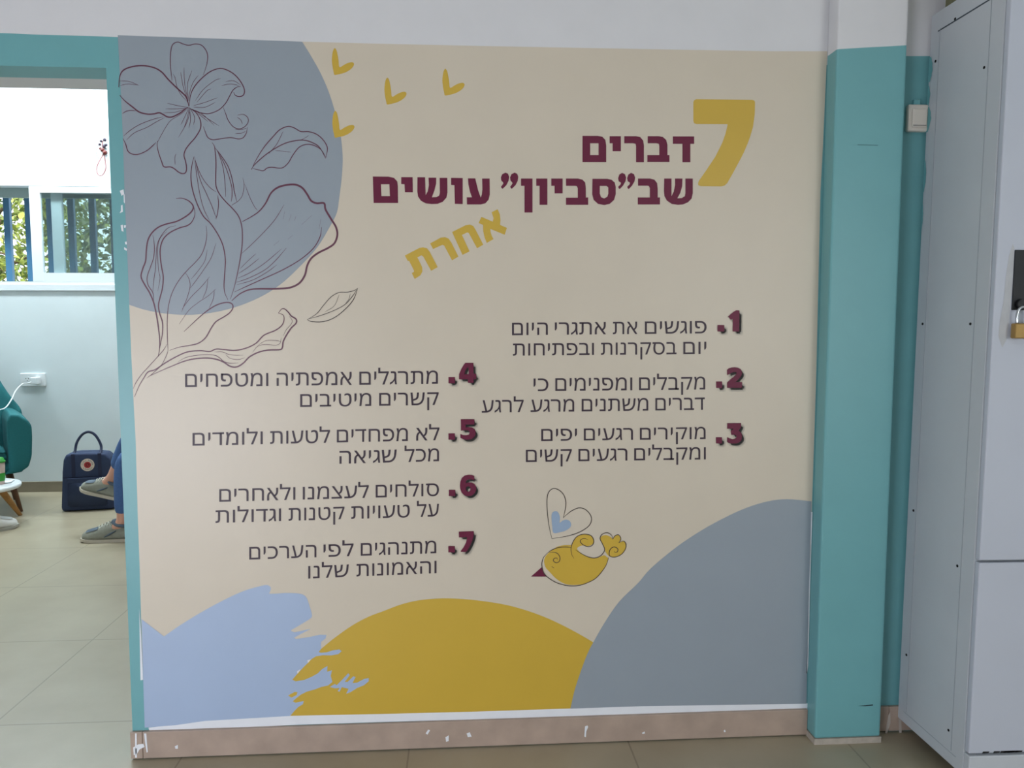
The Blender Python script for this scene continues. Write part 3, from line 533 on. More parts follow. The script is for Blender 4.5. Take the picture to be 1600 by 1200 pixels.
o = plane_mesh('paint_drips', [[[(1388, 1118), (1391, 1112), (1391.5, 1130), (1386, 1146), (1383, 1146)]], [[(1404, 1120), (1408, 1118), (1409, 1150), (1405, 1150)]], [[(1371, 1148), (1408, 1148), (1408, 1156), (1371, 1154)]]], -.0118, mat('grey_white_paint', (190, 182, 172), .7)); o.parent = bb2

# ------------------------------------------------------------------ light switch in the recess
M_SWITCH = mat('aged_white_plastic', (222, 216, 204), .4, noise=.02); M_DARK = mat('black_plastic', (22, 24, 28), .5); M_GAP = mat('dark_gap', (18, 18, 18), .9)
sw = thing('light_switch', 'off-white square rocker light switch on the dark teal wall beside the tall cabinet', 'switch', (1.314, 0, 1.842))
obj('switch_plate', bx(-.031, .031, -.018, 0, -.040, .036, bevel=.005), M_SWITCH, sw)
rk = obj('rocker', bx(-.021, .022, -.023, -.0185, -.029, .022, bevel=.002), M_SWITCH, sw)
obj('rocker_gap', bx(-.019, .020, -.0234, -.0230, -.0252, -.0236), M_GAP, rk)
obj('conduit_stub', bx(-.012, .008, -.012, 0, .0362, .052, bevel=.003), M_TEALP, sw)

# ------------------------------------------------------------------ tall cabinet
M_CAB = mat('pale_grey_cabinet_paint', (196, 202, 207), .45, noise=.03, nscale=5); M_CABD = mat('off_white_door_laminate', (192, 198, 209), .38, noise=.02, nscale=4)
cab = thing('storage_cabinet', 'tall pale grey two-tier storage cabinet at the right edge beside the teal pillar', 'cabinet', (1.327, -.012, .0))
cab.rotation_euler = (0, math.radians(.43), 0)
CT, CD_, CW = 2.125, .325, .95
bm = bmesh.new()
box(bm, 0, .018, -CD_+.02, 0, .05, CT, bevel=.002); box(bm, CW-.018, CW, -CD_+.02, 0, .05, CT, bevel=.002)
box(bm, .018, CW-.018, -.012, 0, .05, CT-.002); box(bm, .018, CW-.018, -CD_+.02, -.012, CT-.02, CT-.001); box(bm, .018, CW-.018, -CD_+.02, -.012, .10, .118)
box(bm, 0, CW, -CD_, -CD_+.019, CT-.05, CT, bevel=.002); box(bm, .018, CW-.018, -CD_+.022, -CD_+.034, .118, CT-.02)
obj('cabinet_body', bm, M_CAB, cab)
obj('plinth', bx(.0, CW, -CD_-.004, -CD_+.0195, .05, .116, bevel=.003), M_CAB, cab)
for x in (.13, CW-.17):
    for y in (-CD_+.03, -.06): obj('cabinet_foot', bx(x, x+.04, y, y+.04, .0, .0495), M_DARK, cab)
# surface-mounted edging, panel seams and screw holes on the left side
bm = bmesh.new()
for y, w in ((-.255, .0009), (-.045, .0009)): box(bm, -.0012, -.0001, y-w, y+w, .09, CT-.05)
box(bm, -.0008, .0002, -.275, -.03, .083, .0845)
bs = bx(-.0008, .0002, -.275, -.035, CT-.0565, CT-.053); obj('top_joint', bs, mat('dark_joint', (70, 80, 88), .8), cab)
obj('panel_seam', bm, mat('seam_line', (166, 174, 180), .8), cab)
for y, z in ((-.03, 1.99), (-.24, 1.905), (-.03, 1.25), (-.24, 1.25), (-.03, .70), (-.24, .60), (-.24, .14), (-.03, .26), (-.11, 2.075), (-.245, 2.085)):
    bm = bmesh.new(); tube(bm, [(-.0013, y, z), (.0002, y, z)], .0038, 10); obj('screw_hole', bm, M_GAP, cab)
for z0, z1, w in ((1.94, 2.01, .022), (1.87, 1.93, .014), (1.80, 1.87, .026), (1.63, 1.72, .014), (1.52, 1.60, .008)):
    bm = bmesh.new()
    pl = [(-.0012, -.0005-w*(.4+.6*math.sin(math.pi*k/10)*random.uniform(.6, 1)), z0+(z1-z0)*k/10) for k in range(11)]
    bm.faces.new([bm.verts.new(p) for p in pl+[(-.0012, -.0003, z1), (-.0012, -.0003, z0)]])
    obj('teal_paint_smear', bm, M_TEALP, cab)
zs = .638
def cab_door(z0, z1):
    return obj('cabinet_door', bx(.0005, CW/2-.002, -CD_, -CD_+.0175, z0, z1, bevel=.003), M_CABD, cab), obj('cabinet_door', bx(CW/2+.002, CW-.0005, -CD_, -CD_+.0175, z0, z1, bevel=.003), M_CABD, cab)
lo = cab_door(.121, zs-.003); hi = cab_door(zs+.003, CT-.052)
# broken dark latch plate on the upper door
lat = obj('latch_plate', bx(.046, .084, -CD_-.0035, -CD_-.0002, 1.285, 1.435, bevel=.001), M_DARK, hi[0]); lat.matrix_parent_inverse = Matrix()
bm = bmesh.new(); tube(bm, [(.066, -CD_-.004, 1.30), (.066, -CD_-.016, 1.30)], .013, 14); obj('latch_staple', bm, M_DARK, hi[0])
bm = bmesh.new()
sm_ = [(.040, 1.45), (.032, 1.42), (.027, 1.37), (.025, 1.31), (.018, 1.26), (.016, 1.22), (.028, 1.19), (.038, 1.21), (.043, 1.27), (.0455, 1.36), (.0455, 1.44)]
bm.faces.new([bm.verts.new((x, -CD_-.0004, z)) for x, z in sm_]); obj('grime_smudge', bm, mat('grey_grime', (186, 189, 192), .7, noise=.05, nscale=40), hi[0])
bm = bmesh.new(); k = 0
for i in range(9):
    x = .032+random.uniform(0, .11); bm.faces.new([bm.verts.new((x+a, -CD_-.0003, .1245+b)) for a, b in ((0, -.003), (.018, -.002), (.021, .002), (.003, .0025))])
obj('chipped_edge', bm, M_GAP, lo[0])
# padlock hanging on the latch
M_BRASS = mat('worn_brass', (172, 140, 84), .35, metal=.6, noise=.08, nscale=40); M_STEEL = mat('steel', (196, 200, 204), .22, metal=1)
pk = thing('padlock', 'small brass padlock hanging from the dark latch on the cabinet door', 'padlock')
pk.matrix_world = Matrix.Translation(cab.location) @ Matrix.Rotation(math.radians(.43), 4, 'Y') @ Matrix.Translation((.066, -CD_-.016, 1.252))
obj('lock_body', bx(-.024, .024, -.009, .009, -.038, .0, bevel=.003), M_BRASS, pk)
bm = bmesh.new(); tube(bm, catmull([(-.014, 0, -.002), (-.015, 0, .022), (-.010, 0, .036), (0, 0, .041), (.010, 0, .036), (.015, 0, .022), (.014, 0, -.002)], 5), .0035, 10); obj('shackle', bm, M_STEEL, pk)
# carton on top of the cabinet
ct = thing('cardboard_box', 'olive brown carton lying on top of the tall cabinet', 'box', (1.50, -.19, 2.165), 0)
M_CARTON = mat('olive_carton', (112, 112, 84), .85, noise=.06, nscale=20)
ct.location.z = 2.125*math.cos(math.radians(1)) - .10*math.sin(math.radians(1)) + .006
bm = bmesh.new(); box(bm, -.146, .28, -.115, .135, 0, .20, bevel=.003); obj('carton_body', bm, M_CARTON, ct)
obj('carton_flap', bx(-.144, .278, -.113, .009, .2005, .204), M_CARTON, ct); obj('carton_flap', bx(-.144, .278, .011, .133, .2005, .204), M_CARTON, ct)
obj('packing_tape', bx(-.146, .28, .0, .020, .2042, .2052), mat('brown_tape', (120, 84, 40), .3), ct)

# ------------------------------------------------------------------ far window
M_ALU = mat('white_aluminium', (232, 238, 242), .35)
def glass(name, tint, fac):
    m = bpy.data.materials.new(name); m.use_nodes = True; nt = m.node_tree; N = nt.nodes; L = nt.links; N.remove(N['Principled BSDF'])
    t = N.new('ShaderNodeBsdfTransparent'); t.inputs[0].default_value = tint; g = N.new('ShaderNodeBsdfGlossy'); g.inputs['Roughness'].default_value = .02
    mx = N.new('ShaderNodeMixShader'); mx.inputs[0].default_value = fac; L.new(t.outputs[0], mx.inputs[1]); L.new(g.outputs[0], mx.inputs[2]); L.new(mx.outputs[0], N['Material Output'].inputs[0]); return m
M_GLASS = glass('window_glass', (.80, .86, .86, 1), .10)
win = tag(obj('window_1', None), 'white aluminium sliding window in the far room with its left half open', None, None, 'structure')
bm = bmesh.new(); y0, y1 = FARY-.004, FARY+.12
box(bm, WX0-.03, WX1+.03, y0, y1, WZ1-.030, WZ1+.012); box(bm, WX0-.03, WX1+.03, y0, y1, WZ0-.005, WZ0+.055)
box(bm, WX0-.03, WX0+.03, y0, y1, WZ0+.055, WZ1-.030); box(bm, WX1-.03, WX1+.03, y0, y1, WZ0+.055, WZ1-.030)
obj('window_frame', bm, M_ALU, win)
obj('window_sill', bx(WX0-.05, WX1+.05, FARY-.012, FARY-.0045, WZ0-.012, WZ0+.035, bevel=.002), M_ALU, win)
def sash(x0, x1, ya, m):
    bm = bmesh.new(); z0, z1 = WZ0+.056, WZ1-.031; w = .076
    box(bm, x0, x0+w, ya, ya+.03, z0, z1, bevel=.003); box(bm, x1-w, x1, ya, ya+.03, z0, z1, bevel=.003)
    box(bm, x0+w, x1-w, ya, ya+.03, z0, z0+.062); box(bm, x0+w, x1-w, ya, ya+.03, z1-.045, z1)
    s = obj('window_sash', bm, M_ALU, win); obj('glass_pane', bx(x0+w-.005, x1-w+.005, ya+.012, ya+.016, z0+.05, z1-.04), M_GLASS, s); return s
sash(-3.119, WX1-.031, FARY-.002, M_ALU); sash(-2.985, WX1-.031, FARY+.03, M_ALU)
obj('shutter_slat', bx(WX0+.03, WX1-.03, FARY+.09, FARY+.115, WZ1-.10, WZ1-.031), mat('grey_green_shutter', (150, 168, 166), .6), win)
M_BAR = mat('dark_blue_bar_paint', (66, 112, 144), .4)
gr = tag(obj('window_grille', None), 'dark blue vertical security bars outside the far window', 'grille')
for k in range(12):
    x = wall_pt(13, 360, FARY+.23).x + .155*(k-4)
    obj('grille_bar', bx(x-.022, x+.022, FARY+.215, FARY+.245, WZ0-.06, WZ1+.06), M_BAR, gr)
for z in (WZ0-.08, WZ1+.06): obj('grille_rail', bx(WX0-.15, WX1+.15, FARY+.20, FARY+.26, z, z+.02), M_BAR, gr)
# garden outside
tag(obj('ground_outside', bx(-9, 3, FARY+.2, 12, -.4, -.12), mat('dry_soil', (150, 128, 96), .9, noise=.15, nscale=6)), None, None, None, 'structure')
M_BARK = mat('bark', (96, 80, 62), .9, noise=.2, nscale=30, bump=.4)
def leaf_mat(name, a, b):
    m = mat(name, a, .5); nt = m.node_tree; p = nt.nodes['Principled BSDF']; g = nt.nodes.new('ShaderNodeNewGeometry'); r = nt.nodes.new('ShaderNodeValToRGB')
    r.color_ramp.elements[0].color = lin(*a); r.color_ramp.elements[1].color = lin(*b); nt.links.new(g.outputs['Random Per Island'], r.inputs['Fac']); nt.links.new(r.outputs['Color'], p.inputs['Base Color'])
    p.inputs['Subsurface Weight'].default_value = 0; return m
def tree(x, y, h, rad, n, m, label, seed):
    rnd = random.Random(seed); t = thing('garden_tree', label, 'tree', (x, y, -.12), 0)
    bm = bmesh.new(); tube(bm, catmull([(0, 0, 0), (.05, .03, h*.35), (-.03, .05, h*.7), (.02, 0, h)], 4), [.09*(1-.7*i/12) for i in range(13)], 8)
    br = []
    for k in range(9):
        a = rnd.uniform(0, 6.28); z = h*rnd.uniform(.35, .9); e = Vector((math.cos(a)*rad*rnd.uniform(.5, .9), math.sin(a)*rad*rnd.uniform(.5, .9), z+rnd.uniform(.1, .5)))
        tube(bm, [(0, .03, z), tuple(e*.5+Vector((0, 0, z*.5+.05))), tuple(e)], [.03, .02, .008], 6); br.append(e)
    obj('trunk', bm, M_BARK, t)
    bm = bmesh.new()
    for k in range(n):
        c = rnd.choice(br); p = Vector((c.x, c.y, c.z))+Vector((rnd.gauss(0, .25), rnd.gauss(0, .25), rnd.gauss(0, .3))) if rnd.random() < .7 else Vector((rnd.uniform(-rad, rad), rnd.uniform(-rad*.8, rad*.8), h*rnd.uniform(.25, 1.15)))
        q = Matrix.Rotation(rnd.uniform(0, 6.28), 3, 'Z') @ Matrix.Rotation(rnd.uniform(-1.2, 1.2), 3, 'X') @ Matrix.Rotation(rnd.uniform(-1, 1), 3, 'Y'); l = rnd.uniform(.06, .13); w = l*.28
        P = [p+q@Vector(v) for v in ((0, 0, 0), (w, l*.4, .012), (w*.7, l*.75, .01), (0, l, -.01), (-w*.7, l*.75, .01), (-w, l*.4, .012), (0, l*.5, -.006))]
        v = [bm.verts.new(a) for a in P]
        for a, b in ((0, 1), (1, 2), (2, 3), (3, 4), (4, 5), (5, 0)): bm.faces.new((v[a], v[b], v[6]))
    obj('foliage', bm, m, t); return t
LG = leaf_mat('sunlit_leaves', (70, 100, 40), (176, 186, 90)); LD = leaf_mat('olive_leaves', (62, 84, 56), (150, 158, 110))
tree(-5.6, 7.4, 3.1, 1.0, 3000, LG, 'bright green leafy tree outside the open half of the far window', 1)
tree(-3.2, 6.4, 3.0, .9, 2600, LD, 'olive leafed tree behind the glazed half of the far window', 2)
tree(-2.6, 10.2, 3.8, 1.3, 2600, LG, 'tall pale green tree farther out behind the window bars', 3)
tree(-7.2, 11.4, 4.2, 1.4, 2600, LD, 'dark olive tree at the far left outside the window', 4)

# ------------------------------------------------------------------ far room: small wall things
out = thing('wall_outlet', 'white double power socket on the far wall beside the teal armchair', 'socket', (-3.148, FARY, .838))
obj('socket_plate', bx(-.090, .090, -.012, 0, -.048, .048, bevel=.004), M_SWITCH if False else mat('white_plastic', (236, 240, 242), .35), out)
M_WP = bpy.data.materials['white_plastic']
for x in (-.038, .038):
    bm = bmesh.new(); tube(bm, [(x, -.0125, .004), (x, -.015, .004)], .022, 20); s = obj('socket', bm, M_WP, out)
    bm = bmesh.new()
    for dx, dz in ((-.009, .006), (.009, .006), (0, -.009)): tube(bm, [(x+dx, -.0149, .004+dz), (x+dx, -.0158, .004+dz)], .003, 8)
    obj('pin_hole', bm, M_GAP, s)
ch = thing('charger', 'white phone charger plugged in the right socket with its cable trailing to the armchair', 'charger', (-3.148, FARY, .838))
obj('charger_body', bx(.012, .062, -.075, -.0165, -.030, .022, bevel=.006), M_WP, ch)
def loc3(px, py, Y): p = wall_pt(px, py, Y); return (p.x+3.148, p.y-FARY, p.z-.838)
bm = bmesh.new(); tube(bm, catmull([(.02, -.070, -.012), loc3(42, 599, 3.58), loc3(35, 600, 3.56), loc3(25, 610, 3.46), loc3(19, 622, 3.36), loc3(13, 632, 3.24), loc3(7, 638, 3.15), loc3(0, 640, 3.10), loc3(-12, 642, 3.08), loc3(-30, 646, 3.06)], 6), .0042, 8); obj('charger_cable', bm, M_WP, ch)
# ornament hanging beside the window
p = wall_pt(163, 238, FARY)
orn = thing('hanging_ornament', 'small red and dark beaded ornament with a ribbon loop hanging high on the far wall', 'ornament', (p.x, FARY-.012, p.z))
M_RED = mat('red_bead', (92, 30, 26), .4); M_DKB = mat('dark_bead', (44, 32, 50), .4); M_PINK = mat('pink_ribbon', (150, 96, 98), .7)
for i, (dx, dz, r, m) in enumerate(((-.012, .075, .010, M_DKB), (.014, .085, .012, M_DKB), (-.022, .052, .010, M_DKB), (.008, .038, .012, M_DKB), (.022, .048, .010, M_DKB), (-.004, .012, .015, M_RED), (.012, -.006, .017, M_RED), (-.018, .022, .010, M_RED))):
    bm = bmesh.new(); bmesh.ops.create_uvsphere(bm, u_segments=12, v_segments=8, radius=r); bmesh.ops.translate(bm, verts=bm.verts[:], vec=(dx, -.006, dz)); obj('bead', bm, m, orn, True)
bm = bmesh.new(); tube(bm, catmull([(.010, -.004, .10), (-.004, -.006, .05), (.004, -.006, .0), (-.008, -.005, -.03), (-.04, -.005, -.085), (-.052, -.005, -.13), (-.04, -.005, -.165), (-.012, -.005, -.165), (.012, -.005, -.12), (.010, -.005, -.06), (.006, -.005, -.02)], 6), .0035, 6); obj('ribbon', bm, M_PINK, orn)
bm = bmesh.new(); tube(bm, catmull([(-.03, -.004, .05), (-.05, -.004, .01), (-.045, -.004, -.03), (-.03, -.004, -.05)], 5), .002, 6); obj('wire', bm, M_DKB, orn)
bm = bmesh.new(); tube(bm, [(.010, .012, .102), (.010, -.006, .102)], .003, 6); obj('nail', bm, M_STEEL, orn)

# ------------------------------------------------------------------ armchair
M_TEALF = mat('teal_upholstery', (30, 108, 112), .85, noise=.06, nscale=120, bump=.1); M_OAK = mat('pale_oak', (196, 142, 80), .5, noise=.12, nscale=18); M_WALNUT = mat('brown_wood', (120, 84, 60), .5, noise=.1, nscale=20)
AR = math.radians(33); cn = wall_pt(51, 690, 3.02)      # front right corner of the chair, turned towards the doorway
ACX, ACY = cn.x-.352*math.cos(AR), cn.y-.352*math.sin(AR)
ac = thing('armchair', 'teal upholstered tub armchair with thick wrapping arms against the far wall', 'armchair', (ACX, ACY, 0), AR)
def rounded_solid(name, poly, ya, yb, r, m, parent, lv=2):
    bm = bmesh.new(); prism(bm, [(x, ya, z) for x, z in poly], None, (0, yb-ya, 0)); bmesh.ops.recalc_face_normals(bm, faces=bm.faces)
    bmesh.ops.bevel(bm, geom=[e for e in bm.edges], offset=r, segments=3, affect='EDGES', profile=.6); return obj(name, bm, m, parent, True)
arm = [(.215, .30), (.215, .62), (.235, .665), (.28, .66), (.335, .615), (.352, .58), (.352, .50), (.345, .38), (.325, .310), (.275, .277), (.19, .270)]
rounded_solid('shell_base', [(-.30, .268), (.30, .268), (.30, .335), (-.30, .335)], .04, .56, .03, M_TEALF, ac)
for s in (1, -1): rounded_solid('arm', [(s*x, z) for x, z in arm][::s], 0, .50, .018, M_TEALF, ac)
bm = bmesh.new()
prof = [(.335, .28), (.345, .52), (.335, .65), (.275, .74), (.225, .84), (.18, .97), (.11, 1.05)]
poly = prof + [(-x, z) for x, z in prof[::-1]]
vs4 = prism(bm, [(x, .42+.20*(z-.28), z) for x, z in poly], None, (0, .11, 0)); bmesh.ops.recalc_face_normals(bm, faces=bm.faces)
bmesh.ops.bevel(bm, geom=[e for e in bm.edges], offset=.03, segments=3, affect='EDGES', profile=.6); obj('backrest', bm, M_TEALF, ac, True)
bm = bmesh.new(); box(bm, -.205, .205, -.015, .41, .34, .445); bmesh.ops.subdivide_edges(bm, edges=bm.edges[:], cuts=3, use_grid_fill=True)
for v in bm.verts: v.co.z += .025*(1-(v.co.x/.205)**2)*(1-((v.co.y-.2)/.22)**2)*(1 if v.co.z > .4 else .0)
bmesh.ops.bevel(bm, geom=[e for e in bm.edges if e.calc_face_angle(0) > .8], offset=.035, segments=4, affect='EDGES'); obj('seat_cushion', bm, M_TEALF, ac, True)
for sx, sy in ((-1, .12), (1, .12), (-1, .5), (1, .5)):
    bm = bmesh.new(); tube(bm, [(sx*.22, sy, .275), (sx*.275, sy+(.03 if sy > .3 else -.03), 0)], [.020, .012], 12); obj('leg', bm, M_WALNUT, ac)
bag = thing('shoulder_bag', 'dark navy bag with a tan edge slumped inside the teal armchair', 'bag', (ACX+.03*math.cos(AR)-.17*math.sin(AR), ACY+.03*math.sin(AR)+.17*math.cos(AR), .475), AR)
M_NAVY = mat('navy_canvas', (34, 44, 78), .8, noise=.08, nscale=60, bump=.15); M_TAN = mat('tan_leather', (140, 120, 100), .6)
bm = bmesh.new(); box(bm, -.15, .125, -.01, .13, 0, .20); bmesh.ops.subdivide_edges(bm, edges=bm.edges[:], cuts=2, use_grid_fill=True)
for v in bm.verts:
    v.co += Vector((random.uniform(-.01, .01), random.uniform(-.01, .01), random.uniform(-.006, .006) if v.co.z > .02 else 0)); v.co.x *= 1-.9*v.co.z if v.co.x > 0 else 1
obj('bag_body', subsurf_mesh(bm, 'bag_body'), M_NAVY, bag)
bm = bmesh.new(); tube(bm, catmull([(.128, .0, .01), (.112, -.014, .08), (.100, -.016, .15), (.085, .0, .195), (.03, .05, .215)], 5), .006, 6); obj('tan_strap', bm, M_TAN, bag)

# ------------------------------------------------------------------ low round table and what stands on it
M_WTOP = mat('white_lacquer', (238, 242, 244), .25)
R_, TY = .22, 2.68; tb_c = wall_pt(26, 757, TY); TX, TZ = tb_c.x-R_, tb_c.z
tb = thing('coffee_table', 'low round white table on splayed pale wooden legs in front of the armchair', 'table', (TX, TY, 0))
bm = bmesh.new(); lathe(bm, [(R_-.02, TZ-.030), (R_-.004, TZ-.026), (R_, TZ-.014), (R_-.003, TZ-.004), (R_-.010, TZ)], 48); obj('tabletop', bm, M_WTOP, tb)
foot = floor_pt(32, 805)
for k in range(3):
    a = math.atan2(foot.y-TY, foot.x-TX)+k*math.pi*2/3; rf = math.hypot(foot.x-TX, foot.y-TY)
    bm = bmesh.new(); tube(bm, [(math.cos(a)*rf, math.sin(a)*rf, 0), (math.cos(a)*(rf-.16), math.sin(a)*(rf-.16), TZ-.029)], [.012, .024], 14); obj('leg', bm, M_OAK, tb)
bp = wall_pt(0, 748, 2.70)
bt = thing('drink_cup', 'green lidded drink cup with a pale middle standing on the low white table', 'cup', (bp.x, 2.70, TZ+.0005))
M_GRN = mat('green_plastic', (50, 150, 50), .4); M_PALE = mat('pale_label', (222, 196, 184), .5)
bm = bmesh.new(); lathe(bm, [(.022, 0), (.024, .003), (.029, .10), (.030, .135)], 24); obj('cup_body', bm, M_PALE, bt)
bm = bmesh.new(); lathe(bm, [(.0255, .02), (.0265, .022), (.0292, .068), (.029, .07)], 24); obj('green_band', bm, M_GRN, bt)
bm = bmesh.new(); lathe(bm, [(.033, .1355), (.034, .138), (.033, .146), (.026, .149), (.024, .162), (.018, .166)], 24); obj('lid', bm, M_GRN, bt)
pp = thing('paper_sheet', 'folded white paper lying on the low white table beside the cup', 'paper', (TX+.085, TY+.06, TZ+.0006), .35)
bm = bmesh.new(); n = 6
g = [[bm.verts.new((-.07+.14*i/n, -.05+.10*j/n, .0035+.006*math.sin(i*1.1)*(j/n)+(.012*(i/n-.6) if i > 3 else 0))) for j in range(n+1)] for i in range(n+1)]
for i in range(n):
    for j in range(n): bm.faces.new((g[i][j], g[i+1][j], g[i+1][j+1], g[i][j+1]))
obj('paper_leaf', bm, mat('white_paper', (240, 244, 246), .8), pp); obj('paper_leaf', bx(-.068, .07, -.048, .052, 0, .0015), bpy.data.materials['white_paper'], pp)

# ------------------------------------------------------------------ backpack
pl, pr = floor_pt(97, 800), floor_pt(172, 793)
bk = thing('backpack', 'dark blue square backpack with round cream and red patch standing on the far room floor', 'backpack', ((pl.x+pr.x)/2+.012, 3.12, 0), math.radians(10))
M_PACK = mat('dark_blue_canvas', (46, 60, 92), .75, noise=.05, nscale=150, bump=.12); M_PACKD = mat('navy_trim', (28, 38, 70), .6)
def pack_body(x, z):      # outline half width by height
    return x
bm = bmesh.new()
out_ = [(-.155, .004), (-.16, .03), (-.152, .15), (-.145, .27), (-.135, .35), (-.118, .385), (-.06, .392), (.06, .39), (.118, .383), (.148, .35), (.158, .27), (.165, .15), (.168, .03), (.163, .004)]
prism(bm, [(x, -.075, z) for x, z in out_], None, (0, .15, 0)); bmesh.ops.recalc_face_normals(bm, faces=bm.faces)
bmesh.ops.bevel(bm, geom=[e for e in bm.edges], offset=.018, segments=3, affect='EDGES', profile=.6); obj('pack_body', bm, M_PACK, bk, True)
bm = bmesh.new(); prism(bm, [(x, -.088, z) for x, z in ((-.118, .03), (.125, .03), (.118, .20), (.112, .215), (-.105, .215), (-.112, .20))], None, (0, .03, 0)); bmesh.ops.recalc_face_normals(bm, faces=bm.faces)
bmesh.ops.bevel(bm, geom=[e for e in bm.edges], offset=.010, segments=2, affect='EDGES'); fp = obj('front_pocket', bm, M_PACK, bk, True)
obj('pocket_flap', bx(-.112, .116, -.093, -.087, .195, .228, bevel=.003), M_PACK, fp)
obj('zip_seam', bx(-.140, .148, -.0768, -.0745, .228, .2345, bevel=.001), M_PACKD, bk)
for x in (-.075, .085): obj('strap', bx(x-.011, x+.011, -.0785, -.0745, .23, .388, bevel=.001), M_PACKD, bk)
bm = bmesh.new()
hp = catmull([(-.075, -.070, .37), (-.074, -.03, .40), (-.066, -.01, .455), (-.035, 0, .505), (.005, 0, .523), (.045, 0, .50), (.078, -.01, .44), (.085, -.03, .40), (.085, -.070, .37)], 6)
tube(bm, hp, .0085, 10); obj('handle', bm, M_PACKD, bk)
PC = Vector((.012, -.0785, .312))
def disc(name, r0, r1, y, m, parent, seg=32):
    bm = bmesh.new()
    a = [bm.verts.new((PC.x+r1*math.cos(2*math.pi*k/seg), y, PC.z+r1*math.sin(2*math.pi*k/seg))) for k in range(seg)]
    b = [bm.verts.new((PC.x+r1*math.cos(2*math.pi*k/seg), y+.0015, PC.z+r1*math.sin(2*math.pi*k/seg))) for k in range(seg)]
    bm.faces.new(a); bm.faces.new(b[::-1])
    for k in range(seg): bm.faces.new((a[k], a[(k+1) % seg], b[(k+1) % seg], b[k]))
    return obj(name, bm, m, parent)
M_CREAMP = mat('cream_patch', (228, 214, 200), .7); M_REDP = mat('red_patch', (176, 44, 48), .6)
pt = disc('round_patch', 0, .042, -.0800, M_CREAMP, bk); disc('patch_centre', 0, .0215, -.0812, M_REDP, pt)
bm = bmesh.new()      # curled-up fox silhouette in the patch centre
for l in (sm([(-.012, .002), (-.006, .012), (.004, .013), (.012, .006), (.013, -.003), (.006, -.004), (.004, .004), (-.003, .006), (-.005, -.002), (.002, -.008), (.009, -.009), (.002, -.014), (-.008, -.010)], 3),):
    bm.faces.new([bm.verts.new((PC.x+x, -.0816, PC.z+z)) for x, z in l])
obj('fox_emblem', bm, mat('dark_red_print', (112, 24, 34), .6), pt)
def ring_text(s, r, a0, a1, flip, size):
    bm = bmesh.new()
    for i, chh in enumerate(s):
        if chh == ' ': continue
        me = text_mesh(chh, .02, 'CENTER', 2)
        a = math.radians(a0+(a1-a0)*i/(len(s)-1)); rot = a-math.pi/2 if not flip else a+math.pi/2; vv = []
        for v in me.vertices:
            x, z = v.co.x*size, v.co.y*size-size*.36
            vv.append(bm.verts.new((PC.x+r*math.cos(a)+x*math.cos(rot)-z*math.sin(rot), -.0806, PC.z+r*math.sin(a)+x*math.sin(rot)+z*math.cos(rot))))
        for p_ in me.polygons:
            try: bm.faces.new([vv[i2] for i2 in p_.vertices])
            except ValueError: pass
        bpy.data.meshes.remove(me)
    return bm
bm = ring_text('FJÄLL RÄVEN', .0315, 172, 8, False, .0125); obj('patch_lettering', bm, M_PACKD, pt)
bm = ring_text('KÅNKEN', .0315, 222, 318, True, .0125); obj('patch_lettering', bm, M_PACKD, pt)

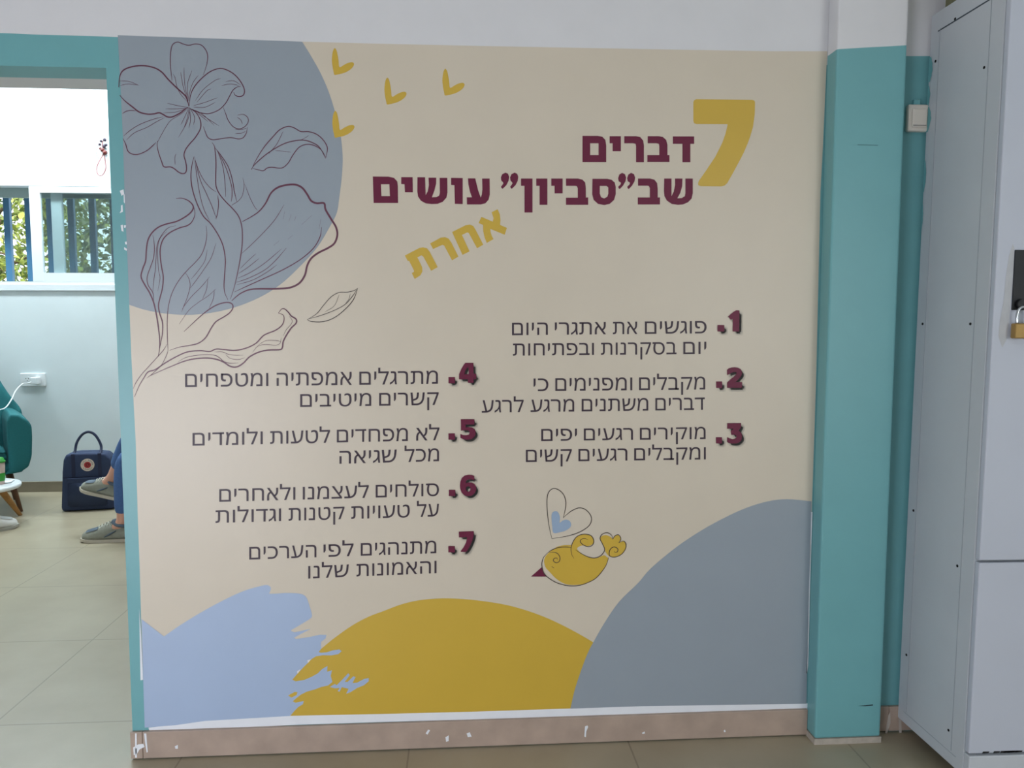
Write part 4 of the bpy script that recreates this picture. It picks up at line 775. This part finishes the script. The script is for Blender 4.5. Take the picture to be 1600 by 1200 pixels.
# ------------------------------------------------------------------ people
M_SKIN = mat('skin', (214, 158, 134), .5, noise=.03); M_JEANS = mat('blue_denim', (66, 98, 148), .8, noise=.08, nscale=90, bump=.1); M_SHOE = mat('grey_mesh_shoe', (146, 147, 134), .7, noise=.05, nscale=80); M_SHOED = mat('slate_shoe_panel', (84, 98, 112), .7, noise=.05, nscale=90)
M_SOLE = mat('pale_sole', (196, 186, 170), .6); M_LACE = mat('lace', (206, 206, 196), .8); M_HAIR = mat('brown_hair', (62, 44, 34), .6, noise=.2, nscale=60); M_EYE = mat('eye_white', (236, 234, 230), .2); M_IRIS = mat('iris', (60, 40, 28), .2); M_LIP = mat('lips', (180, 96, 92), .5)
def shoe(parent, heel, toe, tilt, mats, name='sneaker'):
    """heel/toe: points on the sole; shoe local +X = toe direction"""
    heel, toe = Vector(heel), Vector(toe); d = (toe-heel); Ln = d.length; ex = d.normalized(); ez = Vector((0, 0, 1)); ey = ez.cross(ex).normalized(); ez = ex.cross(ey)
    M = Matrix(((ex.x, ey.x, ez.x, heel.x), (ex.y, ey.y, ez.y, heel.y), (ex.z, ey.z, ez.z, heel.z), (0, 0, 0, 1)))
    st = [(.00, .028, .098), (.06, .035, .100), (.16, .038, .094), (.28, .039, .098), (.40, .040, .104), (.52, .043, .098), (.66, .047, .080), (.78, .048, .067), (.90, .043, .058), (.97, .030, .047), (1.0, .012, .034)]
    bm = bmesh.new(); rings = []
    for t, w, h in st:
        x = t*Ln; prof = [(-w*.96, .014), (-w*1.0, .030), (-w*.92, h*.62+.010), (-w*.55, h*.92+.008), (0, h+.006), (w*.55, h*.92+.008), (w*.92, h*.62+.010), (w, .030), (w*.96, .014)]
        rings.append([bm.verts.new(M@Vector((x, y, z))) for y, z in prof])
    for i in range(len(rings)-1):
        for k in range(8): bm.faces.new((rings[i][k], rings[i+1][k], rings[i+1][k+1], rings[i][k+1]))
        bm.faces.new((rings[i][8], rings[i+1][8], rings[i+1][0], rings[i][0]))
    bm.faces.new(rings[0]); bm.faces.new(rings[-1][::-1])
    up = obj(name, subsurf_mesh(bm, name, 1), mats[0], parent)
    bm = bmesh.new(); a, b = [], []
    for sgn in (1, -1):
        for t, w, h in (st if sgn == 1 else st[::-1]):
            lift = .010*max(0, (t-.75)/.25)**2
            a.append(bm.verts.new(M@Vector((t*Ln+(.006 if t == 1 else 0), sgn*(w+.003), lift)))); b.append(bm.verts.new(M@Vector((t*Ln+(.006 if t == 1 else 0), sgn*(w+.004),   .018+lift*.6))))
    bm.faces.new(a[::-1]); bm.faces.new(b)
    for i in range(len(a)): bm.faces.new((a[i], a[(i+1) % len(a)], b[(i+1) % len(a)], b[i]))
    obj('sole', bm, mats[1], up)
    def patch(nm, pts, m):       # surface panel just proud of the upper
        bm = bmesh.new(); bm.faces.new([bm.verts.new(M@Vector((x*Ln, y, z))) for x, y, z in pts]); return obj(nm, bm, m, up)
    bm = bmesh.new()
    rows = []
    for t, w, h in ((.66, .047, .080), (.74, .048, .071), (.82, .047, .065), (.89, .043, .059)):
        rows.append([bm.verts.new(M@Vector((t*Ln, y, z+.0035))) for y, z in ((-w*.72, h*.80+.008), (-w*.4, h*.96+.006), (0, h+.005), (w*.4, h*.96+.006), (w*.72, h*.80+.008))])
    for i in range(3):
        for k in range(4): bm.faces.new((rows[i][k], rows[i+1][k], rows[i+1][k+1], rows[i][k+1]))
    obj('toe_panel', bm, mats[2], up, True)
    for sgn in (1, -1):
        bm = bmesh.new(); tube(bm, [M@Vector((.30*Ln, sgn*.0385, .066)), M@Vector((.42*Ln, sgn*.0415, .048)), M@Vector((.52*Ln, sgn*.0445, .032))], [.003, .006, .003], 6); obj('side_stripe', bm, mats[2], up)
    bm = bmesh.new()
    for t, h in ((.40, .112), (.46, .110), (.52, .105), (.58, .097), (.64, .088)):
        tube(bm, catmull([M@Vector((t*Ln, -.026, h-.012)), M@Vector((t*Ln+.006, 0, h+.002)), M@Vector((t*Ln, .026, h-.012))], 3), .0028, 6)
    obj('laces', bm, mats[3], up)
    bm = bmesh.new(); box(bm, .335*Ln, .47*Ln, -.020, .020, .088, .126, bevel=.008)
    for v_ in bm.verts:
        v_.co.x -= .55*(v_.co.z-.088)
    bmesh.ops.transform(bm, verts=bm.verts[:], matrix=M); obj('tongue', bm, mats[2], up, True)
    bm = bmesh.new()
    tube(bm, catmull([M@Vector((.02*Ln, 0, .096)), M@Vector((.10*Ln, .034, .093)), M@Vector((.28*Ln, .032, .097)), M@Vector((.39*Ln, 0, .116)), M@Vector((.28*Ln, -.032, .097)), M@Vector((.10*Ln, -.034, .093)), M@Vector((.02*Ln, 0, .096))], 4), .010, 8); obj('collar', bm, mats[2], up)
    return up
def person(label, J, mats, shoes, hairlen, name='person'):
    """J: world joint positions. Facing = J['face'] unit vector."""
    p = None; v, e, r = [], [], []
    def add(pos, rad, par):
        v.append(Vector(pos)); r.append(rad)
        if par is not None: e.append((par, len(v)-1))
        return len(v)-1
    pel = Vector(J['pelvis']); f = Vector(J['face']).normalized(); up = Vector((0, 0, 1)); lf = up.cross(f).normalized()
    chest = pel+up*.30-f*.03; nk = pel+up*.50-f*.02; hd = pel+up*.64+f*.02
    a = add(pel, (.13, .11), None); b = add(pel+up*.16-f*.02, (.115, .095), a); c = add(chest, (.135, .10), b); d = add(nk-up*.03, (.055, .055), c); g = add(nk+up*.05, (.05, .05), d)
    h0 = add(hd-up*.03+f*.012, (.072, .080), g); h1 = add(hd+up*.055, (.078, .09), h0); add(hd+up*.10-f*.005, (.06, .07), h1)
    nails = []
    for s, key in ((1, 'L'), (-1, 'R')):
        hip = add(pel+lf*s*.09-up*.01+f*.02, .09, a); kn = Vector(J['knee'+key]); an = Vector(J['ankle'+key])
        mid = add((v[hip]+kn)/2, .078, hip); k_ = add(kn, .057, mid); m2 = add(kn*.62+an*.38, .055, k_); a_ = add(an, .041, m2)
        toe = Vector(J['toe'+key]); add(an*.55+toe*.45-up*.012, (.03, .026), a_)
        sh = add(chest+lf*s*.165+up*.125, .055, c); el = chest+lf*s*.22-up*.13+f*.06; wr = Vector(J['hand'+key])-f*.05
        k2 = add(el, .042, sh); w_ = add(wr, .027, k2); pm = add(wr+f*.045-up*.004, (.036, .016), w_)
        pk_ = add(wr+f*.085-up*.008, (.038, .015), pm)
        for i, (off, ln) in enumerate(((.030, .062), (.010, .072), (-.010, .068), (-.029, .052))):
            q0 = add(v[pk_]+lf*s*off*-1+f*.012, .009, pk_); q1 = add(v[q0]+f*ln*.5-up*.008, .0085, q0); add(v[q1]+f*ln*.40-up*.022, .0075, q1)
        t0 = add(v[pm]-lf*s*.032+f*.004, .011, pm); t1 = add(v[t0]-lf*s*.014+f*.030, .0095, t0); add(v[t1]+f*.024-up*.006, .008, t1)
    body = obj(name, skinned(name, v, e, r, 2, 0), M_SKIN); tag(body, label, 'person')
    # face
    fc = hd+up*.0
    def ball(nm, pos, rad, m, sc=(1, 1, 1)):
        bm = bmesh.new(); bmesh.ops.create_uvsphere(bm, u_segments=14, v_segments=10, radius=rad); R = Matrix((f, lf, up)).transposed().to_4x4()
        bmesh.ops.transform(bm, verts=bm.verts[:], matrix=Matrix.Translation(pos) @ R @ Matrix.Diagonal((*sc, 1))); return obj(nm, bm, m, body, True)
    for s in (1, -1):
        ey = ball('eye', fc+f*.068+lf*s*.031+up*.018, .0125, M_EYE); ball('iris', fc+f*.0772+lf*s*.031+up*.018, .0055, M_IRIS).parent = ey
        ball('ear', fc-f*.004+lf*s*.078+up*.005, .026, M_SKIN, (.7, .35, 1.2))
    ball('nose', fc+f*.079-up*.012, .013, M_SKIN, (1.0, .8, 1.4)); ball('mouth', fc+f*.076-up*.045, .02, M_LIP, (.5, 1.0, .35))
    # hair
    bm = bmesh.new(); bmesh.ops.create_uvsphere(bm, u_segments=24, v_segments=16, radius=.112); R = Matrix((f, lf, up)).transposed().to_4x4()
    for vv in bm.verts:
        if vv.co.x > .03 and vv.co.z < .045: vv.co.x = .03-.2*(.045-vv.co.z)*.3
        if vv.co.z < -.02: vv.co.z = vv.co.z*hairlen
    bmesh.ops.transform(bm, verts=bm.verts[:], matrix=Matrix.Translation(hd+up*.05-f*.014) @ R @ Matrix.Diagonal((.98, .88, 1, 1))); obj('hair', bm, M_HAIR, body, True)
    # shirt
    V2, E2, R2 = [pel-up*.07, pel+up*.16-f*.02, chest, chest+up*.15], [(0, 1), (1, 2), (2, 3)], [(.168, .145), (.135, .112), (.15, .115), (.075, .07)]
    for s, key in ((1, 'L'), (-1, 'R')):
        n0 = len(V2); el = chest+lf*s*.22-up*.13+f*.06; wr = Vector(J['hand'+key])-f*.05
        V2 += [chest+lf*s*.17+up*.12, el, el*.25+wr*.75]; R2 += [.066, .054, .042]; E2 += [(2, n0), (n0, n0+1), (n0+1, n0+2)]
    obj('shirt', skinned('shirt', V2, E2, R2, 2), mats[1], body)
    # trousers
    V3, E3, R3 = [pel+up*.04], [], [(.172, .150)]
    for s, key in ((1, 'L'), (-1, 'R')):
        kn = Vector(J['knee'+key]); an = Vector(J['ankle'+key]); hip = pel+lf*s*.09-up*.01+f*.02; n0 = len(V3)
        V3 += [hip, (hip+kn)/2, kn, kn*.6+an*.4, kn*J['cuff'+key]+an*(1-J['cuff'+key])]; R3 += [.102, .090, .070, .066, .054]; E3 += [(0, n0), (n0, n0+1), (n0+1, n0+2), (n0+2, n0+3), (n0+3, n0+4)]
    obj('jeans', skinned('jeans', V3, E3, R3, 2), mats[0], body)
    for key in ('L', 'R'): shoe(body, J['heel'+key], J['toe'+key], 0, shoes)
    return body
M_STOOL = mat('grey_seat_plastic', (120, 124, 128), .5)
def side_chair(label, x, y, rz, seat_z):
    c = thing('side_chair', label, 'chair', (x, y, 0), rz)
    obj('seat', bx(-.21, .21, -.21, .21, seat_z-.035, seat_z, bevel=.012), M_STOOL, c)
    obj('backrest', bx(-.235, -.205, -.20, .20, seat_z+.12, seat_z+.42, bevel=.010), M_STOOL, c)
    for sx in (-1, 1):
        for sy in (-1, 1):
            bm = bmesh.new(); tube(bm, [(sx*.19, sy*.17, seat_z-.036), (sx*.215, sy*.19, 0)], .011, 10); obj('leg', bm, M_STEEL, c)
    for sy in (-1, 1):
        bm = bmesh.new(); tube(bm, [(-.19, sy*.17, seat_z-.03), (-.222, sy*.17, seat_z+.2)], .010, 10); obj('back_post', bm, M_STEEL, c)
    return c
# right-hand person: facing left, right ankle crossed in front of the left knee
toeL = floor_pt(129, 846); heelL = Vector((toeL.x+.285, toeL.y+.012, 0)); toeL.z = 0
ankL = Vector((heelL.x-.055, heelL.y-.002, .10)); kneeL = wall_pt(197, 716, 2.33)
toeR = wall_pt(127, 766, 2.47); heelR = wall_pt(188, 781, 2.45); ankR = wall_pt(176, 750, 2.455); kneeR = wall_pt(214, 672, 2.38)
J1 = dict(pelvis=(kneeL.x+.46, 2.42, .53), face=(-1, 0, 0), kneeL=kneeL, ankleL=ankL, toeL=toeL, heelL=heelL, kneeR=kneeR, ankleR=ankR, toeR=toeR, heelR=heelR,
          handL=(kneeL.x+.19, 2.30, .70), handR=(kneeL.x+.20, 2.47, .74), cuffL=.10, cuffR=.20)
person('seated person in blue jeans and grey sneakers, legs crossed, behind the doorway edge', J1, (M_JEANS, mat('navy_shirt', (60, 70, 96), .8, noise=.05, nscale=60)), (M_SHOE, M_SOLE, M_SHOED, M_LACE), 1.6)
side_chair('grey chair under the person in blue jeans, behind the mural wall', kneeL.x+.50, 2.42, math.pi, .42)
# left-hand person: only the tip of a white sneaker shows past the picture's edge
t2 = floor_pt(27.5, 823); t2.z = 0; h2 = Vector((t2.x-.20, t2.y-.19, 0)); f2 = Vector((.80, .60, 0)); l2 = Vector((-.60, .80, 0))
p2 = Vector((h2.x-.40, h2.y-.52, .53))
J2 = dict(pelvis=p2, face=f2, kneeL=h2+Vector((-.02, -.06, .53)), ankleL=h2+Vector((.038, .036, .10)), toeL=t2, heelL=h2, kneeR=p2+f2*.46-l2*.13, ankleR=p2+f2*.40-l2*.15+Vector((0, 0, -.43)),
          toeR=p2+f2*.62-l2*.17+Vector((0, 0, -.53)), heelR=p2+f2*.345-l2*.14+Vector((0, 0, -.53)), handL=p2+f2*.30+l2*.08+Vector((0, 0, .16)), handR=p2+f2*.30-l2*.10+Vector((0, 0, .16)), cuffL=.10, cuffR=.10)
M_WSH = mat('white_shoe', (238, 236, 232), .6, noise=.03)
person('seated person wearing white sneakers beside the low table, at the left edge', J2, (mat('grey_trousers', (88, 88, 92), .85), mat('green_shirt', (96, 120, 96), .85)), (M_WSH, mat('grey_sole', (186, 184, 176), .6), mat('light_grey_panel', (196, 198, 196), .7), M_LACE), 1.2)
side_chair('grey chair under the person in white sneakers', p2.x-.03, p2.y-.02, math.atan2(.60, .80), .42)
